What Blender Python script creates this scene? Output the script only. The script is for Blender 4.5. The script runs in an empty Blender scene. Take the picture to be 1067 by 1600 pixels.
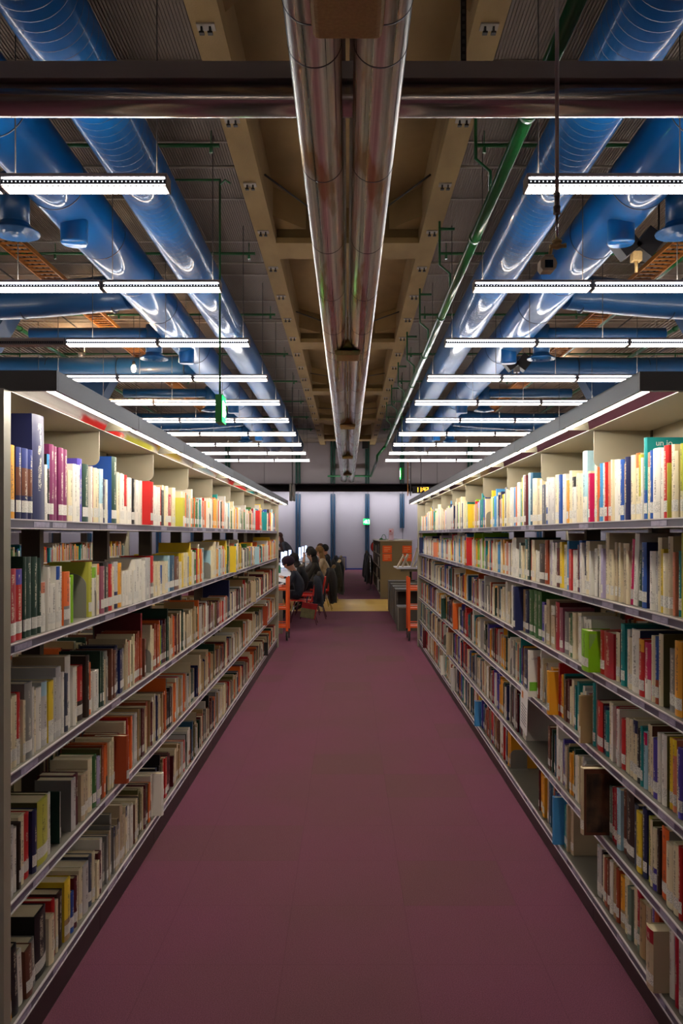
import bpy, bmesh, math, random
from mathutils import Vector, Matrix
R = random.Random(7)
PI = math.pi
sc = bpy.context.scene
col = sc.collection
# ------------------------------------------------------------------ camera
# world: X right, Y away from the camera down the aisle, Z up, metres
EYE = 1.65
cd = bpy.data.cameras.new('camera'); cam = bpy.data.objects.new('camera', cd); col.objects.link(cam)
cd.sensor_fit = 'VERTICAL'; cd.sensor_height = 36.0; cd.lens = 28.8
cd.shift_x = -9.5/1600; cd.shift_y = 35/1600
cd.clip_start = .05; cd.clip_end = 200
cam.location = (0, 0, EYE); cam.rotation_euler = (PI/2, 0, 0)
sc.camera = cam
# ------------------------------------------------------------------ exposure, world
sc.view_settings.view_transform = 'Standard'; sc.view_settings.look = 'None'
sc.view_settings.exposure = 1.7; sc.view_settings.gamma = 1.0; sc.view_settings.use_curve_mapping = False
w = bpy.data.worlds.new('world'); sc.world = w; w.use_nodes = True
w.node_tree.nodes['Background'].inputs[0].default_value = (.05, .05, .06, 1)
w.node_tree.nodes['Background'].inputs[1].default_value = 0.3
cy = sc.cycles
cy.max_bounces = 6; cy.diffuse_bounces = 3; cy.glossy_bounces = 4; cy.transmission_bounces = 4
cy.caustics_reflective = False; cy.caustics_refractive = False
cy.sample_clamp_indirect = 4.0; cy.use_denoising = True
FIX_SLOT = 15.0      # emission of the ceiling fixtures' slots
FIX_DOWN = 6.0       # emission of the ceiling fixtures' louvred bottoms
FIX_UP = 20.0         # emission of the fixtures' open tops, washing the ceiling
CAN_TUBE = 17.5      # emission of the bookcase canopy tubes
# ------------------------------------------------------------------ colours and materials
def lin(c):
    return tuple(((v/255)/12.92 if v/255 <= .04045 else ((v/255+.055)/1.055)**2.4) for v in c)
def M(name, rgb, rough=.6, metal=0., emit=None, es=0., coat=0., bump=None, var=None, spec=.5, tr=0.):
    """rgb sRGB; var=(scale vector, amount, second rgb) noise variation; bump=(scale, strength)"""
    m = bpy.data.materials.new(name); m.use_nodes = True
    nt = m.node_tree; b = nt.nodes['Principled BSDF']
    b.inputs['Base Color'].default_value = (*lin(rgb), 1)
    b.inputs['Roughness'].default_value = rough; b.inputs['Metallic'].default_value = metal
    b.inputs['Specular IOR Level'].default_value = spec
    if coat: b.inputs['Coat Weight'].default_value = coat; b.inputs['Coat Roughness'].default_value = .06
    if tr: b.inputs['Transmission Weight'].default_value = tr
    if emit is not None:
        b.inputs['Emission Color'].default_value = (*lin(emit), 1); b.inputs['Emission Strength'].default_value = es
    if bump or var:
        tc = nt.nodes.new('ShaderNodeTexCoord')
    if var:
        mp = nt.nodes.new('ShaderNodeMapping'); mp.inputs['Scale'].default_value = var[0]
        n = nt.nodes.new('ShaderNodeTexNoise'); n.inputs['Scale'].default_value = 1; n.inputs['Detail'].default_value = 4
        r = nt.nodes.new('ShaderNodeMapRange'); r.inputs[1].default_value = .35; r.inputs[2].default_value = .65
        r.inputs[4].default_value = var[1]
        mx = nt.nodes.new('ShaderNodeMix'); mx.data_type = 'RGBA'
        mx.inputs[6].default_value = (*lin(rgb), 1); mx.inputs[7].default_value = (*lin(var[2]), 1)
        L = nt.links.new
        L(tc.outputs['Object'], mp.inputs[0]); L(mp.outputs[0], n.inputs['Vector']); L(n.outputs[0], r.inputs[0])
        L(r.outputs[0], mx.inputs[0]); L(mx.outputs[2], b.inputs['Base Color'])
    if bump:
        n2 = nt.nodes.new('ShaderNodeTexNoise'); n2.inputs['Scale'].default_value = bump[0]; n2.inputs['Detail'].default_value = 3
        bp = nt.nodes.new('ShaderNodeBump'); bp.inputs['Strength'].default_value = bump[1]; bp.inputs['Distance'].default_value = .01
        nt.links.new(tc.outputs['Object'], n2.inputs['Vector']); nt.links.new(n2.outputs[0], bp.inputs['Height'])
        nt.links.new(bp.outputs[0], b.inputs['Normal'])
    return m
def node(nt, t, **kw):
    n = nt.nodes.new(t)
    for k, v in kw.items():
        if k.startswith('i'): n.inputs[int(k[1:])].default_value = v
        else: setattr(n, k, v)
    return n
PAL = {'white':(226,222,212),'cream':(224,212,178),'beige':(190,172,140),'tan':(168,138,96),'grey':(128,126,122),
 'pale grey':(192,190,188),'black':(26,24,26),'navy':(26,32,76),'blue':(36,80,160),'sky blue':(70,146,205),'light blue':(162,200,214),
 'teal':(18,132,134),'petrol blue':(28,78,108),'green':(44,96,40),'dark green':(22,56,44),'lime':(128,186,20),'yellow green':(186,184,70),
 'olive':(92,88,48),'yellow':(232,200,50),'amber':(228,158,36),'orange':(222,104,38),'salmon':(212,128,98),'red':(188,30,30),
 'crimson':(160,14,36),'maroon':(86,20,30),'brown':(104,60,42),'dark brown':(48,32,26),'magenta':(196,14,90),'purple':(118,42,88),
 'violet':(76,62,160),'lilac':(174,164,198),'slate':(66,72,90),'mauve':(150,84,104),'rust':(156,66,34),'grey green':(112,130,118)}
# book cover material: colour per face, printed lettering along the spine (UV: u across, v up; other faces carry v<0)
def book_material():
    m = bpy.data.materials.new('book_cover'); m.use_nodes = True
    nt = m.node_tree; b = nt.nodes['Principled BSDF']; L = nt.links.new
    b.inputs['Roughness'].default_value = .5; b.inputs['Specular IOR Level'].default_value = .35
    at = node(nt, 'ShaderNodeAttribute', attribute_name='Col')
    uv = node(nt, 'ShaderNodeTexCoord'); sp = node(nt, 'ShaderNodeSeparateXYZ'); L(uv.outputs['UV'], sp.inputs[0])
    geo = node(nt, 'ShaderNodeNewGeometry')
    mp = node(nt, 'ShaderNodeMapping'); mp.inputs['Scale'].default_value = (4, 60, 620)
    L(geo.outputs['Position'], mp.inputs[0])
    no = node(nt, 'ShaderNodeTexNoise'); no.inputs['Scale'].default_value = 1; no.inputs['Detail'].default_value = 1
    L(mp.outputs[0], no.inputs['Vector'])
    mp2 = node(nt, 'ShaderNodeMapping'); mp2.inputs['Scale'].default_value = (3, 25, 14)
    L(geo.outputs['Position'], mp2.inputs[0])
    no2 = node(nt, 'ShaderNodeTexNoise'); no2.inputs['Scale'].default_value = 1
    L(mp2.outputs[0], no2.inputs['Vector'])
    def rng(src, a, c):
        g = node(nt, 'ShaderNodeMath', operation='GREATER_THAN', i1=a); l = node(nt, 'ShaderNodeMath', operation='LESS_THAN', i1=c)
        L(src, g.inputs[0]); L(src, l.inputs[0]); k = node(nt, 'ShaderNodeMath', operation='MULTIPLY'); L(g.outputs[0], k.inputs[0]); L(l.outputs[0], k.inputs[1]); return k.outputs[0]
    a = rng(sp.outputs[0], .36, .64); c = rng(sp.outputs[1], .28, .92); d = rng(no.outputs[0], .5, 2); e = rng(no2.outputs[0], .47, 2)
    for x in (c, d, e):
        k = node(nt, 'ShaderNodeMath', operation='MULTIPLY'); L(a, k.inputs[0]); L(x, k.inputs[1]); a = k.outputs[0]
    k = node(nt, 'ShaderNodeMath', operation='MULTIPLY', i1=.75); L(a, k.inputs[0])
    bw = node(nt, 'ShaderNodeRGBToBW'); L(at.outputs[0], bw.inputs[0])
    lt = node(nt, 'ShaderNodeMath', operation='LESS_THAN', i1=.25); L(bw.outputs[0], lt.inputs[0])
    tx = node(nt, 'ShaderNodeMix', data_type='RGBA'); tx.inputs[6].default_value = (.04, .035, .035, 1); tx.inputs[7].default_value = (.7, .66, .5, 1)
    L(lt.outputs[0], tx.inputs[0])
    mx = node(nt, 'ShaderNodeMix', data_type='RGBA'); L(k.outputs[0], mx.inputs[0]); L(at.outputs[0], mx.inputs[6]); L(tx.outputs[2], mx.inputs[7])
    L(mx.outputs[2], b.inputs['Base Color'])
    return m
def sticker_material():
    m = M('book_sticker', (232,230,222), .5); nt = m.node_tree; b = nt.nodes['Principled BSDF']; L = nt.links.new
    g = node(nt, 'ShaderNodeNewGeometry'); mp = node(nt, 'ShaderNodeMapping'); mp.inputs['Scale'].default_value = (20, 620, 420)
    n = node(nt, 'ShaderNodeTexNoise'); n.inputs['Scale'].default_value = 1; n.inputs['Detail'].default_value = 0
    r = node(nt, 'ShaderNodeMapRange', i1=.5, i2=.6, i3=0., i4=.55)
    mx = node(nt, 'ShaderNodeMix', data_type='RGBA'); mx.inputs[6].default_value = (*lin((232,230,222)), 1); mx.inputs[7].default_value = (.03, .03, .03, 1)
    L(g.outputs['Position'], mp.inputs[0]); L(mp.outputs[0], n.inputs['Vector']); L(n.outputs[0], r.inputs[0]); L(r.outputs[0], mx.inputs[0]); L(mx.outputs[2], b.inputs['Base Color'])
    return m
def carpet_material():
    m = bpy.data.materials.new('carpet'); m.use_nodes = True; nt = m.node_tree; b = nt.nodes['Principled BSDF']; L = nt.links.new
    b.inputs['Roughness'].default_value = .95; b.inputs['Specular IOR Level'].default_value = .15
    g = node(nt, 'ShaderNodeNewGeometry'); sp = node(nt, 'ShaderNodeSeparateXYZ'); L(g.outputs['Position'], sp.inputs[0])
    def fr(src, off):
        a = node(nt, 'ShaderNodeMath', operation='MULTIPLY_ADD', i1=2.0, i2=off); L(src, a.inputs[0])
        f = node(nt, 'ShaderNodeMath', operation='FRACT'); L(a.outputs[0], f.inputs[0])
        fl = node(nt, 'ShaderNodeMath', operation='FLOOR'); L(a.outputs[0], fl.inputs[0])
        c = node(nt, 'ShaderNodeMath', operation='LESS_THAN', i1=.010); L(f.outputs[0], c.inputs[0])
        return c.outputs[0], fl.outputs[0]
    cx, ix = fr(sp.outputs[0], .5); cyy, iy = fr(sp.outputs[1], -.28)
    cb = node(nt, 'ShaderNodeCombineXYZ'); L(ix, cb.inputs[0]); L(iy, cb.inputs[1])
    wn = node(nt, 'ShaderNodeTexWhiteNoise'); L(cb.outputs[0], wn.inputs[0])
    n1 = node(nt, 'ShaderNodeTexNoise'); n1.inputs['Scale'].default_value = 1.3; n1.inputs['Detail'].default_value = 3; L(g.outputs['Position'], n1.inputs['Vector'])
    n2 = node(nt, 'ShaderNodeTexNoise'); n2.inputs['Scale'].default_value = 260; n2.inputs['Detail'].default_value = 2; L(g.outputs['Position'], n2.inputs['Vector'])
    wt = node(nt, 'ShaderNodeMapRange', i1=.7, i2=.95, i3=.1, i4=.5); L(wn.outputs['Value'], wt.inputs[0]); s = node(nt, 'ShaderNodeMath', operation='MULTIPLY_ADD', i1=1.); L(wt.outputs[0], s.inputs[0]); L(n1.outputs[0], s.inputs[2])
    # middle of the aisle is browner
    ax = node(nt, 'ShaderNodeMath', operation='ABSOLUTE'); L(sp.outputs[0], ax.inputs[0])
    mr = node(nt, 'ShaderNodeMapRange', i1=.15, i2=.95, i3=.22, i4=-.16); L(ax.outputs[0], mr.inputs[0])
    s2 = node(nt, 'ShaderNodeMath', operation='ADD'); L(s.outputs[0], s2.inputs[0]); L(mr.outputs[0], s2.inputs[1])
    r = node(nt, 'ShaderNodeMapRange', i1=.35, i2=1.2); L(s2.outputs[0], r.inputs[0])
    mx = node(nt, 'ShaderNodeMix', data_type='RGBA'); mx.inputs[6].default_value = (*lin((110,62,82)), 1); mx.inputs[7].default_value = (*lin((100,66,71)), 1)
    L(r.outputs[0], mx.inputs[0])
    r2 = node(nt, 'ShaderNodeMapRange', i1=.3, i2=.7, i3=.72, i4=1.25); L(n2.outputs[0], r2.inputs[0])
    ml = node(nt, 'ShaderNodeMix', data_type='RGBA', blend_type='MULTIPLY'); ml.inputs[0].default_value = 1; L(mx.outputs[2], ml.inputs[6]); L(r2.outputs[0], ml.inputs[7])
    sm = node(nt, 'ShaderNodeMath', operation='MAXIMUM'); L(cx, sm.inputs[0]); L(cyy, sm.inputs[1])
    sf = node(nt, 'ShaderNodeMath', operation='MULTIPLY', i1=.13); L(sm.outputs[0], sf.inputs[0])
    m2 = node(nt, 'ShaderNodeMix', data_type='RGBA'); m2.inputs[7].default_value = (*lin((48,28,38)), 1); L(sf.outputs[0], m2.inputs[0]); L(ml.outputs[2], m2.inputs[6])
    L(m2.outputs[2], b.inputs['Base Color'])
    bp = node(nt, 'ShaderNodeBump'); bp.inputs['Strength'].default_value = .35; bp.inputs['Distance'].default_value = .004
    L(n2.outputs[0], bp.inputs['Height']); L(bp.outputs[0], b.inputs['Normal'])
    return m
def chrome_material():
    m = bpy.data.materials.new('duct_steel'); m.use_nodes = True; nt = m.node_tree; b = nt.nodes['Principled BSDF']; L = nt.links.new
    b.inputs['Metallic'].default_value = 1
    tc = node(nt, 'ShaderNodeTexCoord')
    mp = node(nt, 'ShaderNodeMapping'); mp.inputs['Scale'].default_value = (55, .25, 55); L(tc.outputs['Object'], mp.inputs[0])
    n = node(nt, 'ShaderNodeTexNoise'); n.inputs['Scale'].default_value = 1; n.inputs['Detail'].default_value = 4; L(mp.outputs[0], n.inputs['Vector'])
    mp2 = node(nt, 'ShaderNodeMapping'); mp2.inputs['Scale'].default_value = (9, 1.1, 9); L(tc.outputs['Object'], mp2.inputs[0])
    n2 = node(nt, 'ShaderNodeTexNoise'); n2.inputs['Scale'].default_value = 1; n2.inputs['Detail'].default_value = 3; L(mp2.outputs[0], n2.inputs['Vector'])
    r = node(nt, 'ShaderNodeMapRange', i1=.3, i2=.7, i3=.0, i4=1); L(n.outputs[0], r.inputs[0])
    mx = node(nt, 'ShaderNodeMix', data_type='RGBA'); mx.inputs[6].default_value = (.48, .45, .39, 1); mx.inputs[7].default_value = (.88, .84, .76, 1); L(r.outputs[0], mx.inputs[0])
    r2 = node(nt, 'ShaderNodeMapRange', i1=.54, i2=.66, i3=0, i4=.75); L(n2.outputs[0], r2.inputs[0])
    m2 = node(nt, 'ShaderNodeMix', data_type='RGBA'); m2.inputs[7].default_value = (.42, .22, .07, 1); L(r2.outputs[0], m2.inputs[0]); L(mx.outputs[2], m2.inputs[6])
    L(m2.outputs[2], b.inputs['Base Color'])
    rr = node(nt, 'ShaderNodeMapRange', i1=.3, i2=.7, i3=.24, i4=.42); L(n.outputs[0], rr.inputs[0]); L(rr.outputs[0], b.inputs['Roughness'])
    return m
MT = {}
MT['book'] = book_material(); MT['sticker'] = sticker_material(); MT['carpet'] = carpet_material(); MT['steel'] = chrome_material()
MT['pages'] = M('page_edges', (214,200,166), .9, var=((4, 4, 900), .5, (178,160,126)))
MT['case'] = M('case_enamel', (150,144,126), .42, bump=(300, .06))
MT['case_dark'] = M('case_brown_enamel', (74,64,56), .45, bump=(250, .08))
MT['fascia'] = M('fascia_enamel', (44,38,35), .42, bump=(250, .08))
MT['rail'] = M('rail_lilac', (66,62,86), .35)
MT['plank_shaded'] = M('case_enamel_shaded', (104,100,90), .42)  # case enamel darkened, so the shade on the shelves sits in the colour
MT['lip'] = M('rail_lip', (206,200,204), .3, metal=.3)
MT['holder'] = M('label_paper', (158,152,178), .35, var=((2, 60, 90), .5, (92,86,110)))
MT['mirror'] = M('reflector', (235,235,232), .07, metal=1)
MT['tube'] = M('canopy_tube', (255,250,240), .5, emit=(255,243,226), es=CAN_TUBE)
MT['bookend'] = M('bookend_steel', (132,128,120), .4)
MT['slot'] = M('fixture_slot', (255,255,255), .5, emit=(235,243,255), es=FIX_SLOT)
MT['up'] = M('fixture_top_lamp', (255,255,255), .5, emit=(255,240,222), es=FIX_UP)
MT['down'] = M('fixture_diffuser', (255,255,255), .5, emit=(255,246,236), es=FIX_DOWN)
MT['dots'] = M('fixture_pinhole', (255,255,255), .5, emit=(235,243,255), es=1.2)
MT['unlit'] = M('fixture_diffuser_off', (190,180,172), .5)
MT['alu'] = M('fixture_aluminium', (176,168,164), .55)
MT['perf'] = M('fixture_perforated', (44,46,58), .5)
MT['blade'] = M('fixture_blade', (225,222,218), .35, metal=.3)
MT['blue'] = M('blue_duct_paint', (16,98,172), .34, coat=.45, spec=.2, var=((1.2, .6, 1.2), .5, (12,84,152)))
MT['bluedark'] = M('blue_branch_paint', (20,76,128), .38, coat=.2)
MT['bluebox'] = M('blue_box_paint', (16,58,100), .7)
MT['rib'] = M('spiral_rib', (12,56,100), .4)
MT['seam'] = M('duct_seam', (16,40,70), .4)
MT['concrete'] = M('concrete', (160,136,90), .85, var=((3, 1, 3), .6, (128,106,66)), bump=(60, .2))
MT['concrete_deep'] = M('coffer_plate', (156,130,86), .88, var=((1.5, .8, 1.5), .7, (122,100,64)), bump=(60, .2))
MT['saddle'] = M('saddle_felt', (196,168,116), .9, bump=(200, .35), var=((60, 60, 60), .5, (168,140,94)))
MT['deck'] = M('corrugated_deck', (116,100,86), .6, var=((.4, .12, .4), .6, (96,82,70)))
MT['decktrim'] = M('deck_trim', (150,140,128), .5)
MT['greenpipe'] = M('green_pipe', (14,92,44), .28, coat=.4)
MT['black'] = M('black_metal', (22,20,20), .5)
MT['darkgrey'] = M('dark_grey_metal', (64,62,62), .5)
MT['grey'] = M('grey_metal', (128,126,124), .4, metal=.4)
MT['chrome'] = M('chrome', (200,198,195), .12, metal=1)
MT['beamtube'] = M('beam_chrome', (206,196,186), .17, metal=.82, var=((1.2, 30, 30), .4, (150,130,124)))
MT['beamgrey'] = M('beam_grey', (150,142,138), .5)
MT['tray'] = M('cable_tray', (176,112,44), .6)
MT['wall'] = M('wall_panel', (168,166,178), .5, var=((.5, .5, .5), .4, (158,156,168)))
MT['wall_up'] = M('wall_panel_upper', (144,134,136), .6, var=((.5, .5, .5), .4, (130,122,124)))
MT['bluepost'] = M('blue_post', (26,62,92), .4)
MT['greenpost'] = M('green_post', (14,62,52), .4)
MT['yellow'] = M('yellow_lino', (222,184,92), .35, var=((.9, 3, 1), .7, (206,160,70)))
MT['skirting'] = M('blue_skirting', (44,64,140), .5)
MT['orange'] = M('orange_paint', (228,92,34), .4)
MT['rubber'] = M('castor_rubber', (40,38,38), .6)
MT['khaki'] = M('khaki_laminate', (122,108,78), .6)
MT['khakilight'] = M('khaki_top', (170,164,150), .5)
MT['benchgrey'] = M('bench_laminate', (70,66,58), .55, bump=(200, .1))
MT['benchedge'] = M('bench_edge', (128,124,112), .45)
MT['sheet'] = M('white_paper', (228,226,226), .7)
MT['orangecard'] = M('orange_card', (232,92,24), .6)
MT['cardline'] = M('card_print', (246,206,150), .6)
MT['red'] = M('red_paint', (196,26,28), .4)
MT['redseat'] = M('red_plastic', (206,34,22), .35)
MT['white'] = M('white_laminate', (226,226,228), .45)
MT['lampglow'] = M('reading_lamp_glow', (255,255,255), .5, emit=(170,200,255), es=1.2)
MT['bulb'] = M('bulb_glow', (255,240,210), .5, emit=(255,214,150), es=60)
MT['signgreen'] = M('sign_green', (16,110,36), .4)
MT['signlit'] = M('sign_lit_green', (0,180,60), .4, emit=(20,225,80), es=1.6)
MT['signwhite'] = M('sign_lit_white', (255,255,255), .4, emit=(225,255,215), es=3)
MT['led'] = M('clock_digit', (255,170,30), .4, emit=(255,168,40), es=3)
MT['clear'] = M('clear_bag', (200,200,196), .25, tr=.6)
MT['red_ink'] = M('red_ink', (200,60,80), .6)
MT['grey_ink'] = M('grey_ink', (120,116,124), .6)
MT['orange_ink'] = M('orange_ink', (226,140,60), .6)
# ------------------------------------------------------------------ mesh builder
class MB:
    def __init__(s): s.v = []; s.f = []; s.m = []; s.c = []; s.uv = []; s.sm = []
    def face(s, pts, mat=0, c=None, uv=None, smooth=False):
        i = len(s.v); s.v += [tuple(p) for p in pts]; s.f.append(tuple(range(i, i+len(pts))))
        s.m.append(mat); s.c.append(c); s.uv.append(uv); s.sm.append(smooth)
    def box(s, a, b, mat=0, c=None, ctop=None, rot=None, org=None):
        x0, y0, z0 = a; x1, y1, z1 = b
        P = [(x0,y0,z0),(x1,y0,z0),(x1,y1,z0),(x0,y1,z0),(x0,y0,z1),(x1,y0,z1),(x1,y1,z1),(x0,y1,z1)]
        if rot is not None:
            o = Vector(org if org else (0,0,0)); P = [tuple(rot @ (Vector(p)-o) + o) for p in P]
        i = len(s.v); s.v += P
        for k, q in enumerate(((0,3,2,1),(4,5,6,7),(0,1,5,4),(1,2,6,5),(2,3,7,6),(3,0,4,7))):
            s.f.append(tuple(i+j for j in q)); s.m.append(mat); s.c.append(ctop if (k == 1 and ctop) else c); s.uv.append(None); s.sm.append(False)
    def tube(s, pts, r, n=12, mat=0, cap=True, smooth=True):
        """pts list of points, r radius or list"""
        pts = [Vector(p) for p in pts]; rr = r if isinstance(r, (list, tuple)) else [r]*len(pts)
        rings = []; up = None
        for k, p in enumerate(pts):
            t = (pts[min(k+1, len(pts)-1)] - pts[max(k-1, 0)])
            t = t.normalized() if t.length > 1e-9 else Vector((0,1,0))
            if up is None: up = Vector((0,0,1)) if abs(t.z) < .9 else Vector((1,0,0))
            a = t.cross(up)
            if a.length < 1e-4: up = Vector((1,0,0)) if abs(t.x) < .9 else Vector((0,1,0)); a = t.cross(up)
            a.normalize(); b2 = a.cross(t).normalized(); up = b2
            i = len(s.v)
            for j in range(n):
                q = 2*PI*j/n; s.v.append(tuple(p + a*math.cos(q)*rr[k] + b2*math.sin(q)*rr[k]))
            rings.append(i)
        for k in range(len(rings)-1):
            A, B = rings[k], rings[k+1]
            for j in range(n):
                s.f.append((A+j, A+(j+1) % n, B+(j+1) % n, B+j)); s.m.append(mat); s.c.append(None); s.uv.append(None); s.sm.append(smooth)
        if cap:
            for A, rev in ((rings[0], True), (rings[-1], False)):
                q = tuple(A+j for j in range(n)); q = q[::-1] if rev else q
                s.f.append(q); s.m.append(mat); s.c.append(None); s.uv.append(None); s.sm.append(False)
    def lathe(s, prof, o=(0,0,0), n=24, mat=0):
        """prof [(r,z)] around Z"""
        ox, oy, oz = o; i = len(s.v)
        for r, z in prof:
            for j in range(n): q = 2*PI*j/n; s.v.append((ox+r*math.cos(q), oy+r*math.sin(q), oz+z))
        for k in range(len(prof)-1):
            for j in range(n):
                s.f.append((i+k*n+j, i+k*n+(j+1) % n, i+(k+1)*n+(j+1) % n, i+(k+1)*n+j)); s.m.append(mat); s.c.append(None); s.uv.append(None); s.sm.append(True)
    def prism(s, poly, axis, a, b, mat=0):
        """poly of 2d points in the plane across axis ('x': (y,z), 'y': (x,z), 'z': (x,y)), extruded a..b"""
        def P(p, t): return (t, p[0], p[1]) if axis == 'x' else ((p[0], t, p[1]) if axis == 'y' else (p[0], p[1], t))
        n = len(poly); i = len(s.v)
        s.v += [P(p, a) for p in poly] + [P(p, b) for p in poly]
        fs = [tuple(i+k for k in range(n))[::-1], tuple(i+n+k for k in range(n))] + [(i+k, i+(k+1) % n, i+n+(k+1) % n, i+n+k) for k in range(n)]
        for q in fs: s.f.append(q); s.m.append(mat); s.c.append(None); s.uv.append(None); s.sm.append(False)
    def ball(s, c, r, mat=0, n=12, m=8):
        rx, ry, rz = r if isinstance(r, (tuple, list)) else (r, r, r); i = len(s.v)
        for k in range(m+1):
            t = PI*k/m
            for j in range(n): q = 2*PI*j/n; s.v.append((c[0]+rx*math.sin(t)*math.cos(q), c[1]+ry*math.sin(t)*math.sin(q), c[2]+rz*math.cos(t)))
        for k in range(m):
            for j in range(n):
                s.f.append((i+k*n+j, i+(k+1)*n+j, i+(k+1)*n+(j+1) % n, i+k*n+(j+1) % n)); s.m.append(mat); s.c.append(None); s.uv.append(None); s.sm.append(True)
    def mesh(s, name, mats):
        me = bpy.data.meshes.new(name); me.from_pydata(s.v, [], s.f)
        for m in (mats if isinstance(mats, (list, tuple)) else [mats]): me.materials.append(MT[m] if isinstance(m, str) else m)
        me.polygons.foreach_set('material_index', s.m); me.polygons.foreach_set('use_smooth', s.sm)
        if any(c is not None for c in s.c):
            at = me.color_attributes.new('Col', 'FLOAT_COLOR', 'CORNER'); buf = []
            for f, c in zip(s.f, s.c): buf += list((*(c or (.5,.5,.5)), 1))*len(f)
            at.data.foreach_set('color', buf)
            u = me.uv_layers.new(name='UVMap'); buf = []
            for f, uv in zip(s.f, s.uv):
                if uv is None: buf += [-1., -1.]*len(f)
                else:
                    for a in uv: buf += list(a)
            u.data.foreach_set('uv', buf)
        me.update(); return me
    def build(s, name, mats, parent=None, loc=(0,0,0), rotz=0, **kw):
        o = bpy.data.objects.new(name, s.mesh(name, mats)); col.objects.link(o)
        o.location = loc; o.rotation_euler = (0, 0, rotz)
        if parent is not None: o.parent = parent
        for k, v in kw.items(): o[k] = v
        return o
def empty(name, loc, label, cat, group=None, rotz=0):
    o = bpy.data.objects.new(name, None); col.objects.link(o); o.location = loc; o.rotation_euler = (0, 0, rotz); o.empty_display_size = .1
    o['label'] = label; o['category'] = cat
    if group: o['group'] = group
    return o
def tag(o, label, cat, group=None, kind=None):
    o['label'] = label; o['category'] = cat
    if group: o['group'] = group
    if kind: o['kind'] = kind
    return o
def struct(o, label=None):
    o['kind'] = 'structure'
    if label: o['label'] = label
    return o
ORD = ['nearest','second','third','fourth','fifth','sixth','seventh','eighth','ninth','tenth','eleventh','twelfth','thirteenth','fourteenth','fifteenth','sixteenth','seventeenth','eighteenth','nineteenth','twentieth']
def ordn(k):
    if k == 0: return 'first'
    return ORD[k] if k < 20 else 'twenty-' + ['first','second','third','fourth','fifth','sixth','seventh','eighth','ninth'][k-20] if k < 29 else 'thirtieth'
SIDE = {-1: 'left', 1: 'right'}
# ================================================================== SETTING
HC = EYE + 4.3          # corrugated deck
ZW = 38.4               # far wall
def plane(name, x0, x1, y0, y1, z, mat, flip=False):
    b = MB(); b.box((x0, y0, z-.1 if not flip else z), (x1, y1, z if not flip else z+.1)); return b.build(name, mat)
b = MB(); b.box((-14,-9,-.1),(14,17.6,0)); b.box((-14,20.9,-.1),(14,ZW,0)); b.box((-14,17.6,-.1),(14,20.9,-.002), 1)
struct(b.build('floor', ['carpet','yellow']), 'purple carpet tile floor crossed by a yellow walkway')
# far wall with panels, cross beam, paired posts
b = MB()
xs = [-14] + [ -1.62*k - .66 for k in range(7, -1, -1)] + [.96 + 1.62*k for k in range(0, 8)] + [14]
for i in range(len(xs)-1):
    b.box((xs[i]+.01, ZW, 0), (xs[i+1]-.01, ZW+.1, 3.78), 0)
    b.box((xs[i]+.01, ZW, 3.78), (xs[i+1]-.01, ZW+.1, HC+.7), 1)
b.box((-14, ZW+.02, 0), (14, ZW+.12, HC+.7), 2)
struct(b.build('wall_far', ['wall','wall_up','darkgrey']), 'pale lilac panelled end wall of the reading room')
b = MB(); b.box((-14, ZW-.22, 3.72), (14, ZW, 3.9)); b.box((-14, ZW-.16, 3.93), (14, ZW, 3.98)); b.box((-14, ZW-1.02, 3.69), (14, ZW-.2, 3.72)); b.box((-14, ZW-1.02, 3.6), (14, ZW-1.0, 3.72)); b.box((-14, ZW-1.02, 3.9), (14, ZW-.2, 3.92)); b.box((-14, ZW-1.02, 3.92), (14, ZW-1.0, 3.97))  # beam, plus lips and ledges added to hide the wash strips
struct(b.build('trim_1', 'darkgrey'), 'dark steel beam across the end wall')
MT['wash'] = M('unseen_wash_lamp', (255,255,255), .5, emit=(255,250,248), es=11)
b = MB(); b.box((-13.5, ZW-.95, 3.655), (13.5, ZW-.8, 3.688)); b.box((-13.5, ZW-.95, 3.92), (13.5, ZW-.9, 3.93)); tag(b.build('unseen_wall_wash', 'wash'), 'unseen strip lamps behind the beam lip, upper one added to brighten the wall', 'wall lamp')  # lower strip inferred from the bright wall, upper strip added to brighten it
b = MB(); b.box((-14, ZW-.04, 0), (14, ZW, .07)); struct(b.build('baseboard_far', 'skirting'))
px = [463.3, 468, 517.8, 522.3, 571.8, 575.6, 626, 630]
b = MB()
for i, p in enumerate(px):
    x = (p-543)*ZW/1280; r = .045
    b.box((x-r, ZW-.1, .05 if p < 600 else 1.95), (x+r, ZW, 3.55), 0); b.box((x-r, ZW-.1, 3.98), (x+r, ZW, HC+.3), 1)
for k in list(range(-8, -2)) + [4, 5, 6, 7, 8]:
    for d in (-.07, .07):
        x = -.9 + .15 + 1.62*k*1.0 + d
        b.box((x-.045, ZW-.1, .05), (x+.045, ZW, 3.55), 0); b.box((x-.045, ZW-.1, 3.98), (x+.045, ZW, HC+.3), 1)
struct(b.build('trim_2', ['bluepost','greenpost']), 'paired dark blue posts standing against the end wall')
for nm, a, c in (('wall_left', (-14.1,-9,0), (-14,ZW,HC+.7)), ('wall_right', (14,-9,0), (14.1,ZW,HC+.7)), ('wall_back', (-14,-9.1,0), (14,-9,HC+.7))):
    b = MB(); b.box(a, c); struct(b.build(nm, 'wall_up'))
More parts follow.
